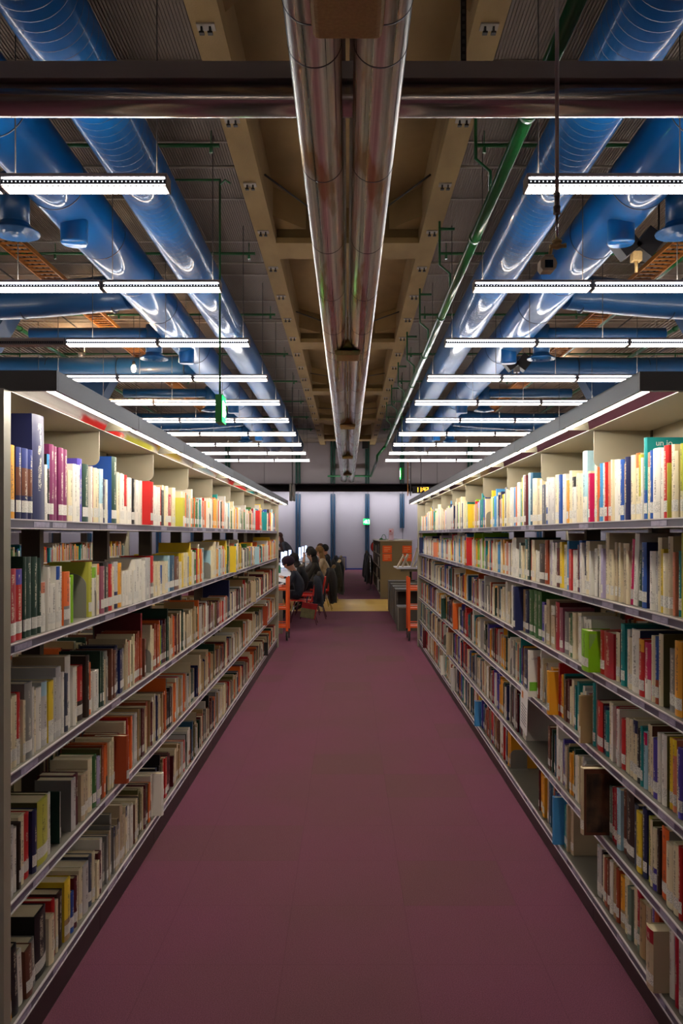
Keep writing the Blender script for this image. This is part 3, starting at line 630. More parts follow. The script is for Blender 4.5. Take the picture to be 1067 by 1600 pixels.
# ================================================================== BOOKCASES
BAY = .95
SHL = [1.698,1.311,.915,.518,.132]; SHR = [1.703,1.380,1.058,.727,.401,.103]
def mk_meshes(s, xf, xc, shelves, xcan, ztop, tier):
    """unit-bay meshes in local space: y 0..BAY, x absolute distance from the aisle axis times s"""
    pass
def bookcase(s, xf, xc, xcan, shelves, y0, nb, ztop, label, lit=True, both=True, name='bookcase', labels_to=5, facing=1):
    """s side of the aisle; xf shelf front distance, xc centre plane; facing=1 front toward x=0"""
    t = empty(name, (s*xc, y0, 0), label, 'bookcase')
    zu = ztop-.06                    # underside of canopy
    def X(a): return s*(a-xc)        # local x from aisle distance
    def bx(b, a, c, m=0):
        x0, x1 = sorted((X(a[0]), X(c[0]))); b.box((x0, a[1], a[2]), (x1, c[1], c[2]), m)
    d = xc - xf
    # meshes shared by every bay
    sh = MB(); bx(sh, (xf+.004,.002,-.004), (xc-.035,BAY-.002,0), 0)
    bx(sh, (xf,.002,-.028), (xf+.006,BAY-.002,.0), 1); bx(sh, (xf-.004,.002,-.031), (xf+.006,BAY-.002,-.027), 2); bx(sh, (xf-.002,.002,-.003), (xf+.006,BAY-.002,.001), 2)
    shm = sh.mesh('shelf', ['plank_shaded','rail','lip'])
    ps = MB(); ps.box((-.038,-.022,.0), (.038,.022,zu)); psm = ps.mesh('post', 'case_dark')
    ft = MB(); bx(ft, (xf+.01,-.012,.05), (xc,.012,.07)); ftm = ft.mesh('foot', 'case_dark')
    dv = MB(); r = .03; zb = EYE+.287; poly = [(xc-.005, zu), (xf+.002, zu), (xf+.002, zb+r)]
    for q in range(1, 6): a = PI/2*q/5; poly.append((xf+.002+r-r*math.cos(a), zb+r-r*math.sin(a)))
    poly.append((xc-.005, zb)); dv.prism([(X(p[0]), p[1]) for p in poly], 'y', -.002, .002); dvm = dv.mesh('divider_plate', 'case')
    bp = MB(); bx(bp, (xc-.034,.002,shelves[0]-.03), (xc-.03,BAY-.002,zu)); bpm = bp.mesh('back_panel', 'case')
    pl = MB(); bx(pl, (xf,.0015,.0), (xf+.012,BAY-.0015,shelves[-1]-.03)); plm = pl.mesh('plinth', 'fascia')
    cn = MB(); bx(cn, (xcan,.0015,zu), (xcan+.012,BAY-.0015,ztop)); bx(cn, (xcan,.0015,ztop-.006), (xc,BAY-.0015,ztop)); bx(cn, (xf-.02,.0015,zu-.002), (xc-.0,BAY-.0015,zu+.004), 1)
    cnm = cn.mesh('canopy', ['fascia','case'])
    rf = MB(); pts = [(xcan+.013, zu+.004), (xcan+.02, zu+.03), (xcan+.045, zu+.044), (xcan+.08, zu+.038), (xf-.02, zu+.0)]
    pp = [pts[0]]
    for i in range(len(pts)-1):
        for q in range(1, 4): u = q/3; pp.append((pts[i][0]*(1-u)+pts[i+1][0]*u, pts[i][1]*(1-u)+pts[i+1][1]*u))
    for i in range(len(pp)-1): a, c = pp[i], pp[i+1]; rf.face([(X(a[0]),.01,a[1]),(X(c[0]),.01,c[1]),(X(c[0]),BAY-.01,c[1]),(X(a[0]),BAY-.01,a[1])], smooth=True)
    for yy in (.006, BAY-.006): rf.box((min(X(xcan+.012),X(xf-.02)),yy-.002,zu),(max(X(xcan+.012),X(xf-.02)),yy+.002,zu+.044), 1)
    rfm = rf.mesh('reflector', ['mirror','case'])
    tb = MB(); bx(tb, (xcan+.015,.02,zu+.006), (xcan+.05,BAY-.02,zu+.012)); tbm = tb.mesh('canopy_tube', 'tube')
    lb = MB(); bx(lb, (xf-.0015,0,-.024), (xf,.14,-.006)); lbm = lb.mesh('label_strip', 'holder')
    def put(me, y, z=0, par=t, x=0):
        o = bpy.data.objects.new(me.name, me); col.objects.link(o); o.parent = par; o.location = (x, y, z); return o
    for k in range(nb):
        y = k*BAY
        for i, z in enumerate(shelves):
            so = put(shm, y, z)
            if k < labels_to:
                for q in range(R.choice((1,2,2,3))): put(lbm, .06+R.random()*.18+q*.27, 0, so)
        put(bpm, y); put(plm, y); put(cnm, y); put(rfm, y)
        if lit: put(tbm, y)
        if k > 0: put(dvm, y)
    for k in range(nb+1): put(psm, min(max(k*BAY, .03), nb*BAY-.03)); put(ftm, k*BAY)
    for yy, z0 in ((-.05, 0), (nb*BAY, 0)):      # end panels
        b = MB(); bx(b, (xf-(.02 if s < 0 or yy > 0 else -.02), yy, 0), (xc+ (d if both else .03), yy+.05, zu)); b.build('end_panel', 'case', t)
    for yy in (-.012, nb*BAY+.0):   # canopy end caps
        b = MB(); bx(b, (xcan, yy, zu), (xc+(xc-xcan if both else 0), yy+.012, ztop)); b.build('canopy_end', 'fascia', t)
    if both:                         # plain rear side
        b = MB(); bx(b, (xc, 0, ztop-.006), (2*xc-xcan, nb*BAY, ztop)); bx(b, (2*xc-xcan-.012, 0, zu), (2*xc-xcan, nb*BAY, ztop)); b.build('canopy', 'fascia', t)
        for z in shelves:
            b = MB(); bx(b, (xc+.035, .002, z-.004), (2*xc-xf, nb*BAY-.002, z)); bx(b, (2*xc-xf-.006, .002, z-.028), (2*xc-xf, nb*BAY-.002, z)); b.build('shelf', 'case', t)
        b = MB(); bx(b, (2*xc-xf-.012, 0, 0), (2*xc-xf, nb*BAY, shelves[-1]-.03)); b.build('plinth', 'fascia', t)
    return t
YL, YR = 2.457, 2.55
bookcase(-1, 1.03, 1.31, .868, SHL, YL, 10, EYE+.49, 'long grey library bookcase along the left side of the aisle', labels_to=8)
bookcase(1, 1.05, 1.33, .905, SHR, YR, 10, EYE+.505, 'long grey library bookcase along the right side of the aisle', labels_to=8)
bookcase(-1, 3.0, 3.28, 2.86, SHL, 2.6, 9, EYE+.49, 'second bookcase beyond the left one, glimpsed through its shelf gaps', both=False, labels_to=0)
bookcase(1, 3.0, 3.28, 2.86, SHL, 2.6, 9, EYE+.49, 'second bookcase beyond the right one, glimpsed through its shelf gaps', both=False, labels_to=0)
# bookends: bent steel plates standing at the bay joints
be = MB(); prof = [(0,0),(0,.09)]
for q in range(0, 7): a = PI/2*q/6; prof.append((.035-.035*math.cos(a), .09+.035*math.sin(a)))
prof += [(.11,.125),(.11,0)]
be.prism(prof, 'y', 0, .0025); be.box((0,-.05,0),(.11,0,.0015))
bem = be.mesh('bookend', 'bookend')
for s, xs_, shl, y0 in ((-1, 1.046, SHL, YL), (1, 1.075, SHR, YR)):
    nm = ['top','second','third','fourth','fifth','sixth']; nm[len(shl)-1] = 'bottom'
    for i, z in enumerate(shl):
        for k in range(0 if s < 0 else 1, 10):
            if (k, i) != (1, 0) and R.random() < .22: continue
            o = bpy.data.objects.new('bookend', bem); col.objects.link(o)
            o.location = (s*xs_, y0+BAY*k + (-.006 if (s > 0 or k == 0) and False else .006), z); o.rotation_euler = (0, 0, 0)
            if s < 0: o.rotation_euler = (0, 0, PI)
            tag(o, 'rounded grey steel bookend on the %s shelf of the %s bookcase, %s bay' % (nm[i], SIDE[s], ordn(k)), 'bookend', 'steel bookends')

o = bpy.data.objects.new('bookend', bem); col.objects.link(o); o.location = (-1.06, 3.325, SHL[1]); o.rotation_euler = (0, 0, PI); o.scale = (1.9, 1, 1.45)
tag(o, 'large grey steel bookend before the yellow green book, second shelf, left bookcase', 'bookend', 'steel bookends')
for i, y in ((3, 4.47), (4, 4.5), (5, 4.62), (5, 3.56)):
    pass
# ================================================================== BOOKS
# measured books nearest the camera: start depth (m), thickness (mm), height (mm), colour, flags
NEAR = {
 'L0':'''2.538,58,231,amber;2.595,42,229,navy,B;2.638,50,230,navy,B;2.688,42,230,navy,B;2.730,107,355,navy,t;2.837,24,193,white;2.861,26,232,black,u=sky blue;2.888,43,270,purple;2.931,50,268,purple;2.981,50,268,purple;3.031,48,267,purple;3.079,46,193,cream;3.124,80,225,white;3.204,58,249,violet;3.262,72,233,dark green;3.334,20,228,white;3.354,30,230,red;3.384,83,227,cream;3.482,51,230,light blue,d=white;3.534,20,193,navy;3.553,23,189,white;3.662,79,300,dark green,c=blue;3.741,52,236,cream;3.793,81,234,white;3.874,48,233,red,d=white;3.922,74,224,white;3.996,46,224,black;4.042,123,227,white;4.165,186,219,red;4.351,68,234,red;4.419,143,216,white;4.562,44,216,red;4.606,56,202,black;4.662,117,232,cream;4.779,110,186,crimson;4.889,102,237,cream;4.991,148,175,yellow green,d=white;5.139,113,226,cream;5.251,103,220,orange''',
 'L1':'''2.527,70,230,crimson;2.597,61,227,red,u=violet;2.658,25,265,dark green;2.684,57,264,dark green;2.741,50,263,dark green;2.790,33,258,dark green;2.823,48,172,white,u=salmon;2.871,22,222,white;2.893,57,162,white;2.949,76,223,white,u=blue;3.026,64,198,orange,d=grey;3.090,39,174,white;3.129,33,182,lime;3.343,40,225,yellow green,c=yellow green;3.384,62,202,white,u=lime;3.446,28,214,cream,u=orange;3.488,48,201,mauve;3.536,78,213,black;3.614,53,206,red;3.666,48,192,cream;3.715,59,213,pale grey,d=navy;3.774,61,205,amber;3.834,91,166,white;3.925,66,164,white;3.991,59,162,white;4.050,61,213,white;4.111,72,213,white;4.183,65,202,white;4.248,106,218,pale grey;4.354,64,223,red,d=grey;4.419,143,190,cream;4.562,112,163,blue,d=white;4.674,129,187,cream;4.803,61,213,light blue;4.864,122,211,petrol blue;4.986,125,202,brown;5.111,69,166,cream;5.180,71,218,yellow;5.251,103,222,cream''',
 'L2':'''2.527,78,228,cream;2.605,33,227,red,d=white;2.638,21,198,cream;2.658,64,248,grey;2.723,18,226,white;2.741,36,210,cream;2.777,51,211,white;2.828,53,222,pale grey,u=light blue;2.881,50,215,yellow,d=white;2.931,28,219,pale grey;2.959,54,251,pale grey;3.013,29,225,white;3.042,28,215,slate;3.070,63,274,white,c=beige;3.132,35,224,white;3.168,46,219,cream;3.213,65,214,red,d=dark brown;3.278,43,247,dark brown;3.321,36,212,orange;3.357,115,168,white''',
 'L3':'''2.519,58,218,pale grey;2.577,32,203,white;2.609,16,212,dark brown;2.625,46,223,cream;2.671,56,211,red;2.727,38,208,navy;2.766,18,193,tan;2.784,97,218,yellow green,c=olive;2.881,40,214,white,c=dark brown;2.993,11,189,grey,c=dark green;3.115,53,195,pale grey,c=grey;3.168,54,198,maroon;3.222,102,186,beige;3.324,56,215,cream;3.380,52,213,green;3.432,40,194,lilac''',
 'L4':'''2.510,59,188,amber,l;2.569,52,223,black,l;2.622,53,176,white,l;2.675,55,163,brown,l;2.730,48,163,grey,l;2.777,100,223,black,t;2.878,53,165,cream;2.930,33,204,red;2.963,24,189,cream;2.988,55,203,dark brown;3.042,65,223,yellow,d=tan;3.108,43,150,blue;3.151,35,192,maroon;3.186,35,180,cream;3.221,40,194,cream;3.260,68,194,pale grey;3.329,42,205,slate;3.371,36,203,cream;3.407,37,150,cream;3.444,41,174,maroon''',
 'R0':'''2.644,31,241,yellow green,d=cream;2.675,47,220,cream;2.722,27,246,cream;2.749,6,186,yellow green;2.755,42,247,red;2.796,30,242,white;2.826,66,246,white;2.892,32,244,blue;2.924,47,241,cream,u=salmon;2.971,32,298,teal,d=blue;3.003,17,228,white;3.019,25,241,yellow green,d=cream;3.044,93,250,cream,u=orange;3.137,38,244,navy;3.175,31,221,amber,d=cream;3.205,42,241,blue;3.247,29,244,white;3.276,47,247,white;3.323,18,250,cream;3.341,33,243,salmon;3.374,22,225,white;3.396,31,246,red;3.427,38,245,white;3.466,39,248,sky blue;3.505,33,247,orange;3.538,34,248,cream;3.573,21,250,cream;3.631,23,217,magenta;3.654,38,229,cream;3.692,70,324,light blue,d=white;3.762,51,228,cream;3.813,52,232,cream;3.865,69,219,white,u=black;3.934,44,253,cream;3.979,36,210,amber;4.014,33,208,violet;4.047,99,249,white;4.146,30,249,blue;4.176,72,252,cream;4.247,171,249,pale grey;4.418,50,255,white,d=blue;4.468,61,219,slate;4.530,53,252,cream;4.582,65,221,beige;4.647,55,265,cream;4.702,57,269,cream;4.759,58,305,petrol blue;4.817,47,309,light blue;4.864,61,310,white;4.925,50,303,maroon;4.975,51,307,white;5.025,46,296,yellow green;5.072,45,230,teal;5.116,114,280,white;5.230,42,253,orange;5.272,51,250,sky blue;5.323,73,253,white;5.396,90,258,cream;5.486,77,254,cream;5.563,63,267,slate''',
 'R1':'''2.641,23,273,yellow green;2.663,27,215,teal;2.691,20,210,salmon;2.710,40,262,beige;2.750,50,205,cream;2.800,26,219,yellow;2.826,35,258,cream;2.861,27,206,pale grey;2.888,55,209,white;2.971,48,240,blue,c=navy;3.019,40,206,dark green,l;3.059,46,272,white,l;3.105,26,250,magenta,l;3.132,27,206,cream;3.158,72,234,beige;3.230,23,236,cream;3.253,35,209,white,u=sky blue;3.287,29,237,beige;3.317,79,211,cream;3.396,44,276,cream;3.440,26,209,lilac;3.466,39,225,white;3.505,40,225,dark brown,u=cream;3.545,48,207,white;3.627,24,196,white;3.651,55,239,cream;3.706,35,231,navy,d=white;3.741,33,231,white;3.774,39,241,blue;3.813,22,221,maroon;3.835,95,195,white;3.930,44,198,red;3.974,32,237,sky blue;4.006,33,219,black;4.039,67,218,cream;4.106,40,231,yellow;4.146,74,199,maroon;4.220,83,230,white;4.303,38,229,lilac;4.341,74,238,pale grey;4.414,64,238,rust;4.478,115,217,dark brown;4.593,109,180,white;4.702,80,238,cream;4.782,51,235,red;4.833,55,251,dark green;4.888,49,181,cream;4.937,50,240,teal;4.987,84,203,cream;5.072,50,217,grey green;5.122,89,179,white;5.211,127,249,white;5.337,58,214,cream;5.396,60,204,dark brown;5.455,61,212,white;5.516,62,221,salmon;5.579,73,208,white;5.652,56,232,amber;5.708,84,232,cream''',
 'R2':'''2.637,58,243,amber;2.694,64,209,grey;2.805,39,247,cream,c=olive;2.843,31,234,blue,d=rust;2.874,36,233,cream;2.910,61,201,magenta,d=white;2.971,53,208,red,u=amber;3.024,86,235,white,c=navy;3.111,42,198,cream,c=maroon;3.153,33,223,white;3.186,44,241,teal;3.276,47,196,cream,c=maroon;3.323,121,186,crimson;3.444,61,184,red;3.505,102,176,lime,p;3.637,96,213,white;3.734,79,217,white;3.813,52,223,cream;3.865,54,218,cream;3.919,39,209,green;3.958,64,182,cream;4.023,75,206,grey;4.098,60,222,mauve;4.158,80,244,crimson,c=maroon;4.238,68,167,beige;4.307,73,213,white;4.379,69,240,beige;4.448,51,204,cream;4.499,62,216,violet;4.561,75,271,green;4.636,77,271,green;4.714,80,268,green;4.794,95,265,green;4.888,86,253,navy;4.975,63,254,tan;5.038,173,268,navy;5.211,170,263,white;5.381,120,212,cream;5.501,109,271,white;5.610,81,232,cream;5.691,151,212,cream''',
 'R3':'''2.641,38,227,violet;2.679,27,212,cream;2.706,32,241,salmon,u=yellow;2.738,30,238,yellow;2.769,45,240,white,c=olive;2.813,30,236,white;2.843,44,207,violet;2.888,32,201,cream;2.920,37,238,cream,c=brown;2.957,33,204,light blue,u=magenta;2.990,24,218,teal;3.015,45,199,black;3.059,51,224,cream,u=navy;3.111,32,215,cream;3.142,21,214,cream;3.164,35,208,cream;3.199,45,197,red;3.244,32,225,white;3.276,41,228,crimson;3.317,24,225,white;3.341,49,232,cream;3.390,38,187,teal;3.427,32,199,navy;3.459,79,208,red,c=maroon''',
 'R4':'''2.641,27,236,red;2.667,47,229,cream;2.714,57,212,cream;2.771,64,242,orange,c=grey;2.835,26,222,dark brown;2.861,36,215,cream,d=violet;2.897,23,233,cream,c=olive;2.920,42,232,yellow green;2.962,43,250,navy;3.005,55,220,yellow;3.059,41,232,slate;3.100,85,263,dark brown;3.186,44,243,brown;3.230,46,236,light blue;3.276,47,226,crimson;3.323,36,213,crimson;3.359,37,209,grey green,c=dark green;3.396,48,275,beige,q,c=brown;3.472,33,192,black;3.505,33,186,cream''',
 'R5':'''2.626,38,270,pale grey;2.663,31,270,crimson;2.694,24,270,blue;2.718,40,270,white;2.759,67,208,beige,p,u=crimson;2.843,44,231,rust;2.888,36,236,violet;2.924,47,210,beige;2.971,58,200,tan;3.029,45,242,crimson,d=grey green;3.075,36,213,cream;3.111,42,196,grey green;3.153,49,216,cream;3.202,51,197,amber,d=tan;3.253,35,210,rust;3.287,41,213,tan;3.329,36,210,white;3.365,31,204,brown;3.396,31,196,rust;3.427,32,195,cream;3.459,19,205,black;3.479,60,209,pale grey''',
}
CR = {0:'white white white cream cream beige yellow amber red blue green teal orange light\xa0blue pale\xa0grey black crimson salmon'.split(' '),
      1:'cream cream cream cream tan beige beige tan brown rust red orange grey dark\xa0green navy olive black maroon pale\xa0grey pale\xa0grey white'.split(' ')}
CR = {k:[c.replace('\xa0', ' ') for c in v] for k, v in CR.items()}
CR[2] = 'white white cream cream white cream beige sky\xa0blue yellow amber salmon red teal navy lime lilac pale\xa0grey blue'.replace('\xa0', '_').split(' ')
CR[2] = [c.replace('_', ' ') for c in CR[2]]
CR[3] = 'white cream cream beige beige tan red maroon navy petrol_blue teal brown grey pale_grey violet rust dark_green white amber'.split(' ')
CR[3] = [c.replace('_', ' ') for c in CR[3]]
CLEAR = {'L': [.36,.35,.36,.36,.36], 'R': [.355,.285,.285,.29,.285,.26]}
books = []   # dicts
def add_book(side, row, y, t, h, c, fl):
    s = -1 if side == 'L' else 1
    xs_ = 1.046 if side == 'L' else 1.074
    f = dict(q.split('=') if '=' in q else (q, 1) for q in fl.replace(',', ' , ').split(' , ') if q.strip())
    books.append(dict(s=s, side=side, row=row, y=y, t=t, h=h, c=c, f=f, x=xs_ - (.1 if 'q' in f else .05 if 'p' in f else 0) + R.uniform(-.004, .01)*(0 if 'p' in f or 'q' in f else 1)))
def parse_flags(parts):
    out = []
    for p in parts:
        for q in (p.split(' c=') if ' c=' in p and not p.startswith('c=') else [p]):
            out.append(q)
    return out
ends = {}
for key, txt in NEAR.items():
    side, row = key[0], int(key[1]); y1 = 0
    last = None
    for it in txt.split(';'):
        p = it.split(','); y, t, h, c = float(p[0]), float(p[1])/1000, float(p[2])/1000, p[3]
        fl = ','.join(p[4:]).replace('p c=', 'p,c=')
        if last is not None and y < last - .02: continue
        y = max(y, last or 0)
        last = y + t; y1 = last
        if t > .075 and 'p' not in fl and 'q' not in fl.split(',') and 'c=' not in fl and c in ('white','cream','pale grey','beige','light blue','cream'):
            n = max(2, round(t/.042))
            for q in range(n): add_book(side, row, y+q*t/n, t/n-.0008, h*R.uniform(.97, 1.), c, fl if q == 0 else '')
        elif t > .13: add_book(side, row, y, .055, h, c, fl + (',' if fl else '') + 'p'); add_book(side, row, y+.057, t-.058 if t-.058 < .07 else .06, h*.95, 'cream', '')
        else: add_book(side, row, y, t-.0008, h, c, fl)
    ends[key] = y1
for side, n, y0, nb in (('L', 5, YL, 10), ('R', 6, YR, 10)):
    for row in range(n):
        y = ends['%s%d' % (side, row)] + .004
        end = y0 + BAY*nb - .01
        pal = CR[0] if (side == 'L' and row < 2) else CR[1] if side == 'L' else CR[2] if row < 2 else CR[3]
        base = R.uniform(.19, .23); run = 0; c = 'cream'
        while y < end:
            kb = int((y-y0)/BAY)
            if side == 'R' and row == 4 and 4.46 < y < 4.95: y = 4.95
            if side == 'R' and row == 5 and 3.5 < y < 3.94: y = 3.94
            if side == 'R' and row == 5 and 4.6 < y < 5.35: y = 5.35
            if (y0+BAY*(kb+1)) - y < .045 or (R.random() < .012):        # joint or a gap
                y = y0 + BAY*(kb+1) + .012 if (y0+BAY*(kb+1)) - y < .3 else y + .07
                base = R.uniform(.185, .25); continue
            if run <= 0: c = R.choice(pal); run = R.choice((1,1,1,1,2,2,3)); t0 = R.choice((.012,.016,.02,.024,.03,.04))*R.uniform(.85,1.2)
            t = t0*R.uniform(.92, 1.08); run -= 1
            h = min(CLEAR[side][row], base + R.choice((-.02,0,0,.01,.02,.06 if R.random() < .3 else 0)) + R.uniform(-.008,.008))
            fl = []
            r_ = R.random()
            if r_ < .12: fl.append('u=' + R.choice(pal))
            elif r_ < .2: fl.append('d=' + R.choice(pal))
            if R.random() < .012 and t > .02: fl.append('p')
            if y + t > y0+BAY*(kb+1)-.006: y = y0+BAY*(kb+1)+.012; continue
            add_book(side, row, y, t, h, c, ','.join(fl)); y += t + .0008
# a few signature books farther down the right side
def special(side, row, y, t, h, c, fl, x=None):
    for b in list(books):
        if b['side'] == side and b['row'] == row and b['y']+b['t'] > y-.001 and b['y'] < y+t+.001: books.remove(b)
    add_book(side, row, y, t, h, c, fl)
special('R', 1, 7.08, .05, .24, 'crimson', 'p')
special('R', 3, 7.95, .05, .25, 'orange', 'p')
special('R', 3, 4.64, .03, .262, 'white', 'p')
special('R', 5, 4.08, .03, .235, 'sky blue', 'p')
special('R', 5, 6.6, .05, .2, 'sky blue', 'p'); special('R', 5, 6.68, .04, .24, 'yellow', '')
special('R', 5, 9.0, .05, .21, 'white', 'p'); special('R', 5, 8.1, .04, .22, 'pale grey', 'p')
special('R', 2, 5.8, .04, .22, 'petrol blue', ''); special('L', 0, 9.3, .05, .22, 'red', 'p')
special('L', 2, 4.18, .03, .33, 'crimson', 'c=maroon'); special('L', 2, 4.6, .035, .22, 'lime', ''); special('L', 4, 5.5, .03, .26, 'petrol blue', '')
special('L', 4, 6.2, .035, .30, 'black', ''); special('L', 2, 7.2, .05, .33, 'navy', '')
for b in books: b['imp'] = b['t']*b['h']/b['y']**3 * (6 if 'p' in b['f'] or 'q' in b['f'] else 1)
order = sorted(books, key=lambda b: -b['imp'])
for i, b in enumerate(order): b['one'] = i < 300
SUN = [q/8 for q in range(9)]
def bands(b):
    c = lin(PAL[b['c']]); f = b['f']; h = b['h']
    if 'B' in f: return [(0,.33,c),(.33,.72,lin(PAL['brown'])),(.72,1,lin((44,56,120)))]
    if 'u' in f: return [(0,.78,c),(.78,1,lin(PAL[f['u']]))]
    if 'd' in f: return [(0,.36,lin(PAL[f['d']])),(.36,1,c)]
    return [(0,1,c)]
def fine_book(b):
    """local: spine at x=0 facing -x, depth to +x, thickness 0..t along y, height along z"""
    t, h = b['t'], b['h']; d = min(.235, h*.74); B = MB(); side = lin(PAL[b['f'].get('c', b['c'])]); c = lin(PAL[b['c']])
    ys = [t*q for q in SUN]; bul = min(.006, t*.16); xo = [bul*(1-(math.sin(PI*q))) for q in SUN]
    for z0, z1, cc in bands(b):
        for i in range(8):
            B.face([(xo[i+1],ys[i+1],z0*h),(xo[i],ys[i],z0*h),(xo[i],ys[i],z1*h),(xo[i+1],ys[i+1],z1*h)], 0, cc, [(1-SUN[i+1],z0),(1-SUN[i],z0),(1-SUN[i],z1),(1-SUN[i+1],z1)], smooth=True)
    k = .0022 if t > .012 else .0012
    for z, rev in ((0, 1), (h, 0)):
        pl = [(xo[i],ys[i],z) for i in range(9)] + [(bul+.004,t,z),(bul+.004,0,z)]
        B.face(pl[::-1] if not rev else pl, 0, c)
    B.face([(bul+.004,0,0),(bul+.004,t,0),(bul+.004,t,h),(bul+.004,0,h)], 0, c)
    B.box((bul,0,0),(d,k,h), 0, side); B.box((bul,t-k,0),(d,t,h), 0, side)
    pg = MB(); pg.box((bul+.004,k,.003),(d-.003,t-k,h-.0035))
    stk = None
    if b['sticker']:
        stk = MB(); z0, z1 = .022, .06
        for i in range(8): stk.face([(xo[i+1]-.0006,ys[i+1],z0),(xo[i]-.0006,ys[i],z0),(xo[i]-.0006,ys[i],z1),(xo[i+1]-.0006,ys[i+1],z1)], smooth=True)
    return B, pg, stk
def coarse(B, b):
    t, h = b['t'], b['h']; d = min(.235, h*.74); s = b['s']
    side = lin(PAL[b['f'].get('c', b['c'])]); pc = lin((206,192,158))
    x0, x1 = s*b['x'], s*(b['x']+d); y0, y1 = b['y'], b['y']+t; z = b['z']
    for a, e, cc in bands(b):
        B.face([(x0,y0,z+a*h),(x0,y1,z+a*h),(x0,y1,z+e*h),(x0,y0,z+e*h)], 0, cc, [(0,a),(1,a),(1,e),(0,e)])
    B.face([(x0,y0,z),(x1,y0,z),(x1,y0,z+h),(x0,y0,z+h)], 0, side); B.face([(x0,y1,z),(x1,y1,z),(x1,y1,z+h),(x0,y1,z+h)], 0, side)
    B.face([(x0,y0,z+h),(x1,y0,z+h),(x1,y0+.002,z+h),(x0,y0+.002,z+h)], 0, side); B.face([(x0,y1-.002,z+h),(x1,y1-.002,z+h),(x1,y1,z+h),(x0,y1,z+h)], 0, side)
    B.face([(x0,y0+.002,z+h),(x0+s*.004,y0+.002,z+h),(x0+s*.004,y1-.002,z+h),(x0,y1-.002,z+h)], 0, side)
    B.face([(x0+s*.004,y0+.002,z+h-.003),(x1,y0+.002,z+h-.003),(x1,y1-.002,z+h-.003),(x0+s*.004,y1-.002,z+h-.003)], 0, pc)
    B.face([(x1,y0,z),(x1,y1,z),(x1,y1,z+h),(x1,y0,z+h)], 0, pc); B.face([(x0,y0,z),(x1,y0,z),(x1,y1,z),(x0,y1,z)], 0, side)
    if b['sticker']: B.face([(x0-s*.001,y0,z+.022),(x0-s*.001,y1,z+.022),(x0-s*.001,y1,z+.058),(x0-s*.001,y0,z+.058)], 1, (.8,.8,.76))
ROWN = {'L': ['top shelf','second shelf','third shelf','fourth shelf','bottom shelf'], 'R': ['top shelf','second shelf','third shelf','fourth shelf','fifth shelf','bottom shelf']}
for b in books:
    b['z'] = (SHL if b['side'] == 'L' else SHR)[b['row']] + .0012; b['sticker'] = R.random() < .8 or 'B' in b['f']
rows = {}
for b in books: rows.setdefault((b['side'], b['row']), []).append(b)
seen = {}
for key, lst in rows.items():
    lst.sort(key=lambda b: b['y'])
    cnt_ = {}
    for i, b in enumerate(lst):
        cnt_[b['c']] = cnt_.get(b['c'], 0) + 1; b['nth'] = cnt_[b['c']]
        f = b['f']; look = ('protruding ' if 'p' in f or 'q' in f else 'leaning ' if 'l' in f else 'thick ' if b['t'] > .07 else 'thin ' if b['t'] < .024 else 'tall ' if b['h'] > .28 else 'short ' if b['h'] < .18 else '')
        near = lst[i-1]['c'] if i else None; far = lst[i+1]['c'] if i+1 < len(lst) else None
        where = '%s, %s bookcase' % (ROWN[b['side']][b['row']], SIDE[b['s']])
        b['lab'] = '%s%s book between %s and %s ones, %s' % (look, b['c'], near, far, where) if near and far else '%s%s book nearest the camera, %s' % (look, b['c'], where)
        b['lab2'] = '%s%s book, %s %s one counted from the near end, %s' % (look, b['c'], ordn(b['nth']-1), b['c'], ROWN[b['side']][b['row']] + ', ' + SIDE[b['s']]) if b['nth'] < 29 else None
        seen[b['lab']] = seen.get(b['lab'], 0) + 1
groups = {'L': 'books on the left bookcase', 'R': 'books on the right bookcase'}
far_books = MB()
for b in books:
    if not b['one']: coarse(far_books, b); continue
    B, pg, stk = fine_book(b)
    o = bpy.data.objects.new('book', B.mesh('book', 'book')); col.objects.link(o)
    if b['s'] > 0: o.location = (b['x'], b['y'], b['z'])
    else: o.location = (-b['x'], b['y']+b['t'], b['z']); o.rotation_euler = (0, 0, PI)
    if 'l' in b['f'] or 't' in b['f']:
        a = math.radians(5 if 'l' in b['f'] else 1.5)
        a = a if b['s'] > 0 else -a
        if b['side'] == 'L': o.rotation_euler = (a*-1*-1, 0, PI)
        else: o.rotation_euler = (a, 0, 0)
        o.location.z += .001
    tag(o, b['lab'] if seen[b['lab']] == 1 or not b['lab2'] else b['lab2'], 'book', groups[b['side']])
    b['obj'] = o
    p = pg.build('pages', 'pages', o)
    if stk: stk.build('spine_sticker', 'sticker', o)
# books on the rear faces and on the bookcases beyond
for s, xb, shl, y0, nb in ((-1, 1.37, SHL, YL, 10), (1, 1.39, SHR, YR, 10), (-1, 3.03, SHL, 2.6, 9), (1, 3.03, SHL, 2.6, 9)):
    for i, z in enumerate(shl):
        if xb < 2 and i == 0: continue
        y = y0 + .05
        while y < y0+nb*BAY-.05:
            t = R.choice((.014,.02,.026,.034)); kb = (y-y0) % BAY
            if kb > BAY-.05 or (xb < 2 and R.random() < .05): y += .07 if xb > 2 else .12; continue
            h = R.uniform(.17,.25) if xb > 2 else R.uniform(.15,.2)
            pal = CR[0] if i < 2 else CR[1]
            bb = dict(t=t, h=h, c=R.choice(pal), f={}, s=s, x=xb, y=y, z=z+.0012, sticker=R.random() < .6 and xb > 2); coarse(far_books, bb); y += t+.001
o = far_books.build('books', ['book','sticker'])
tag(o, 'rows of smaller and farther books filling the remaining shelves of the bookcases', 'books', kind='stuff')
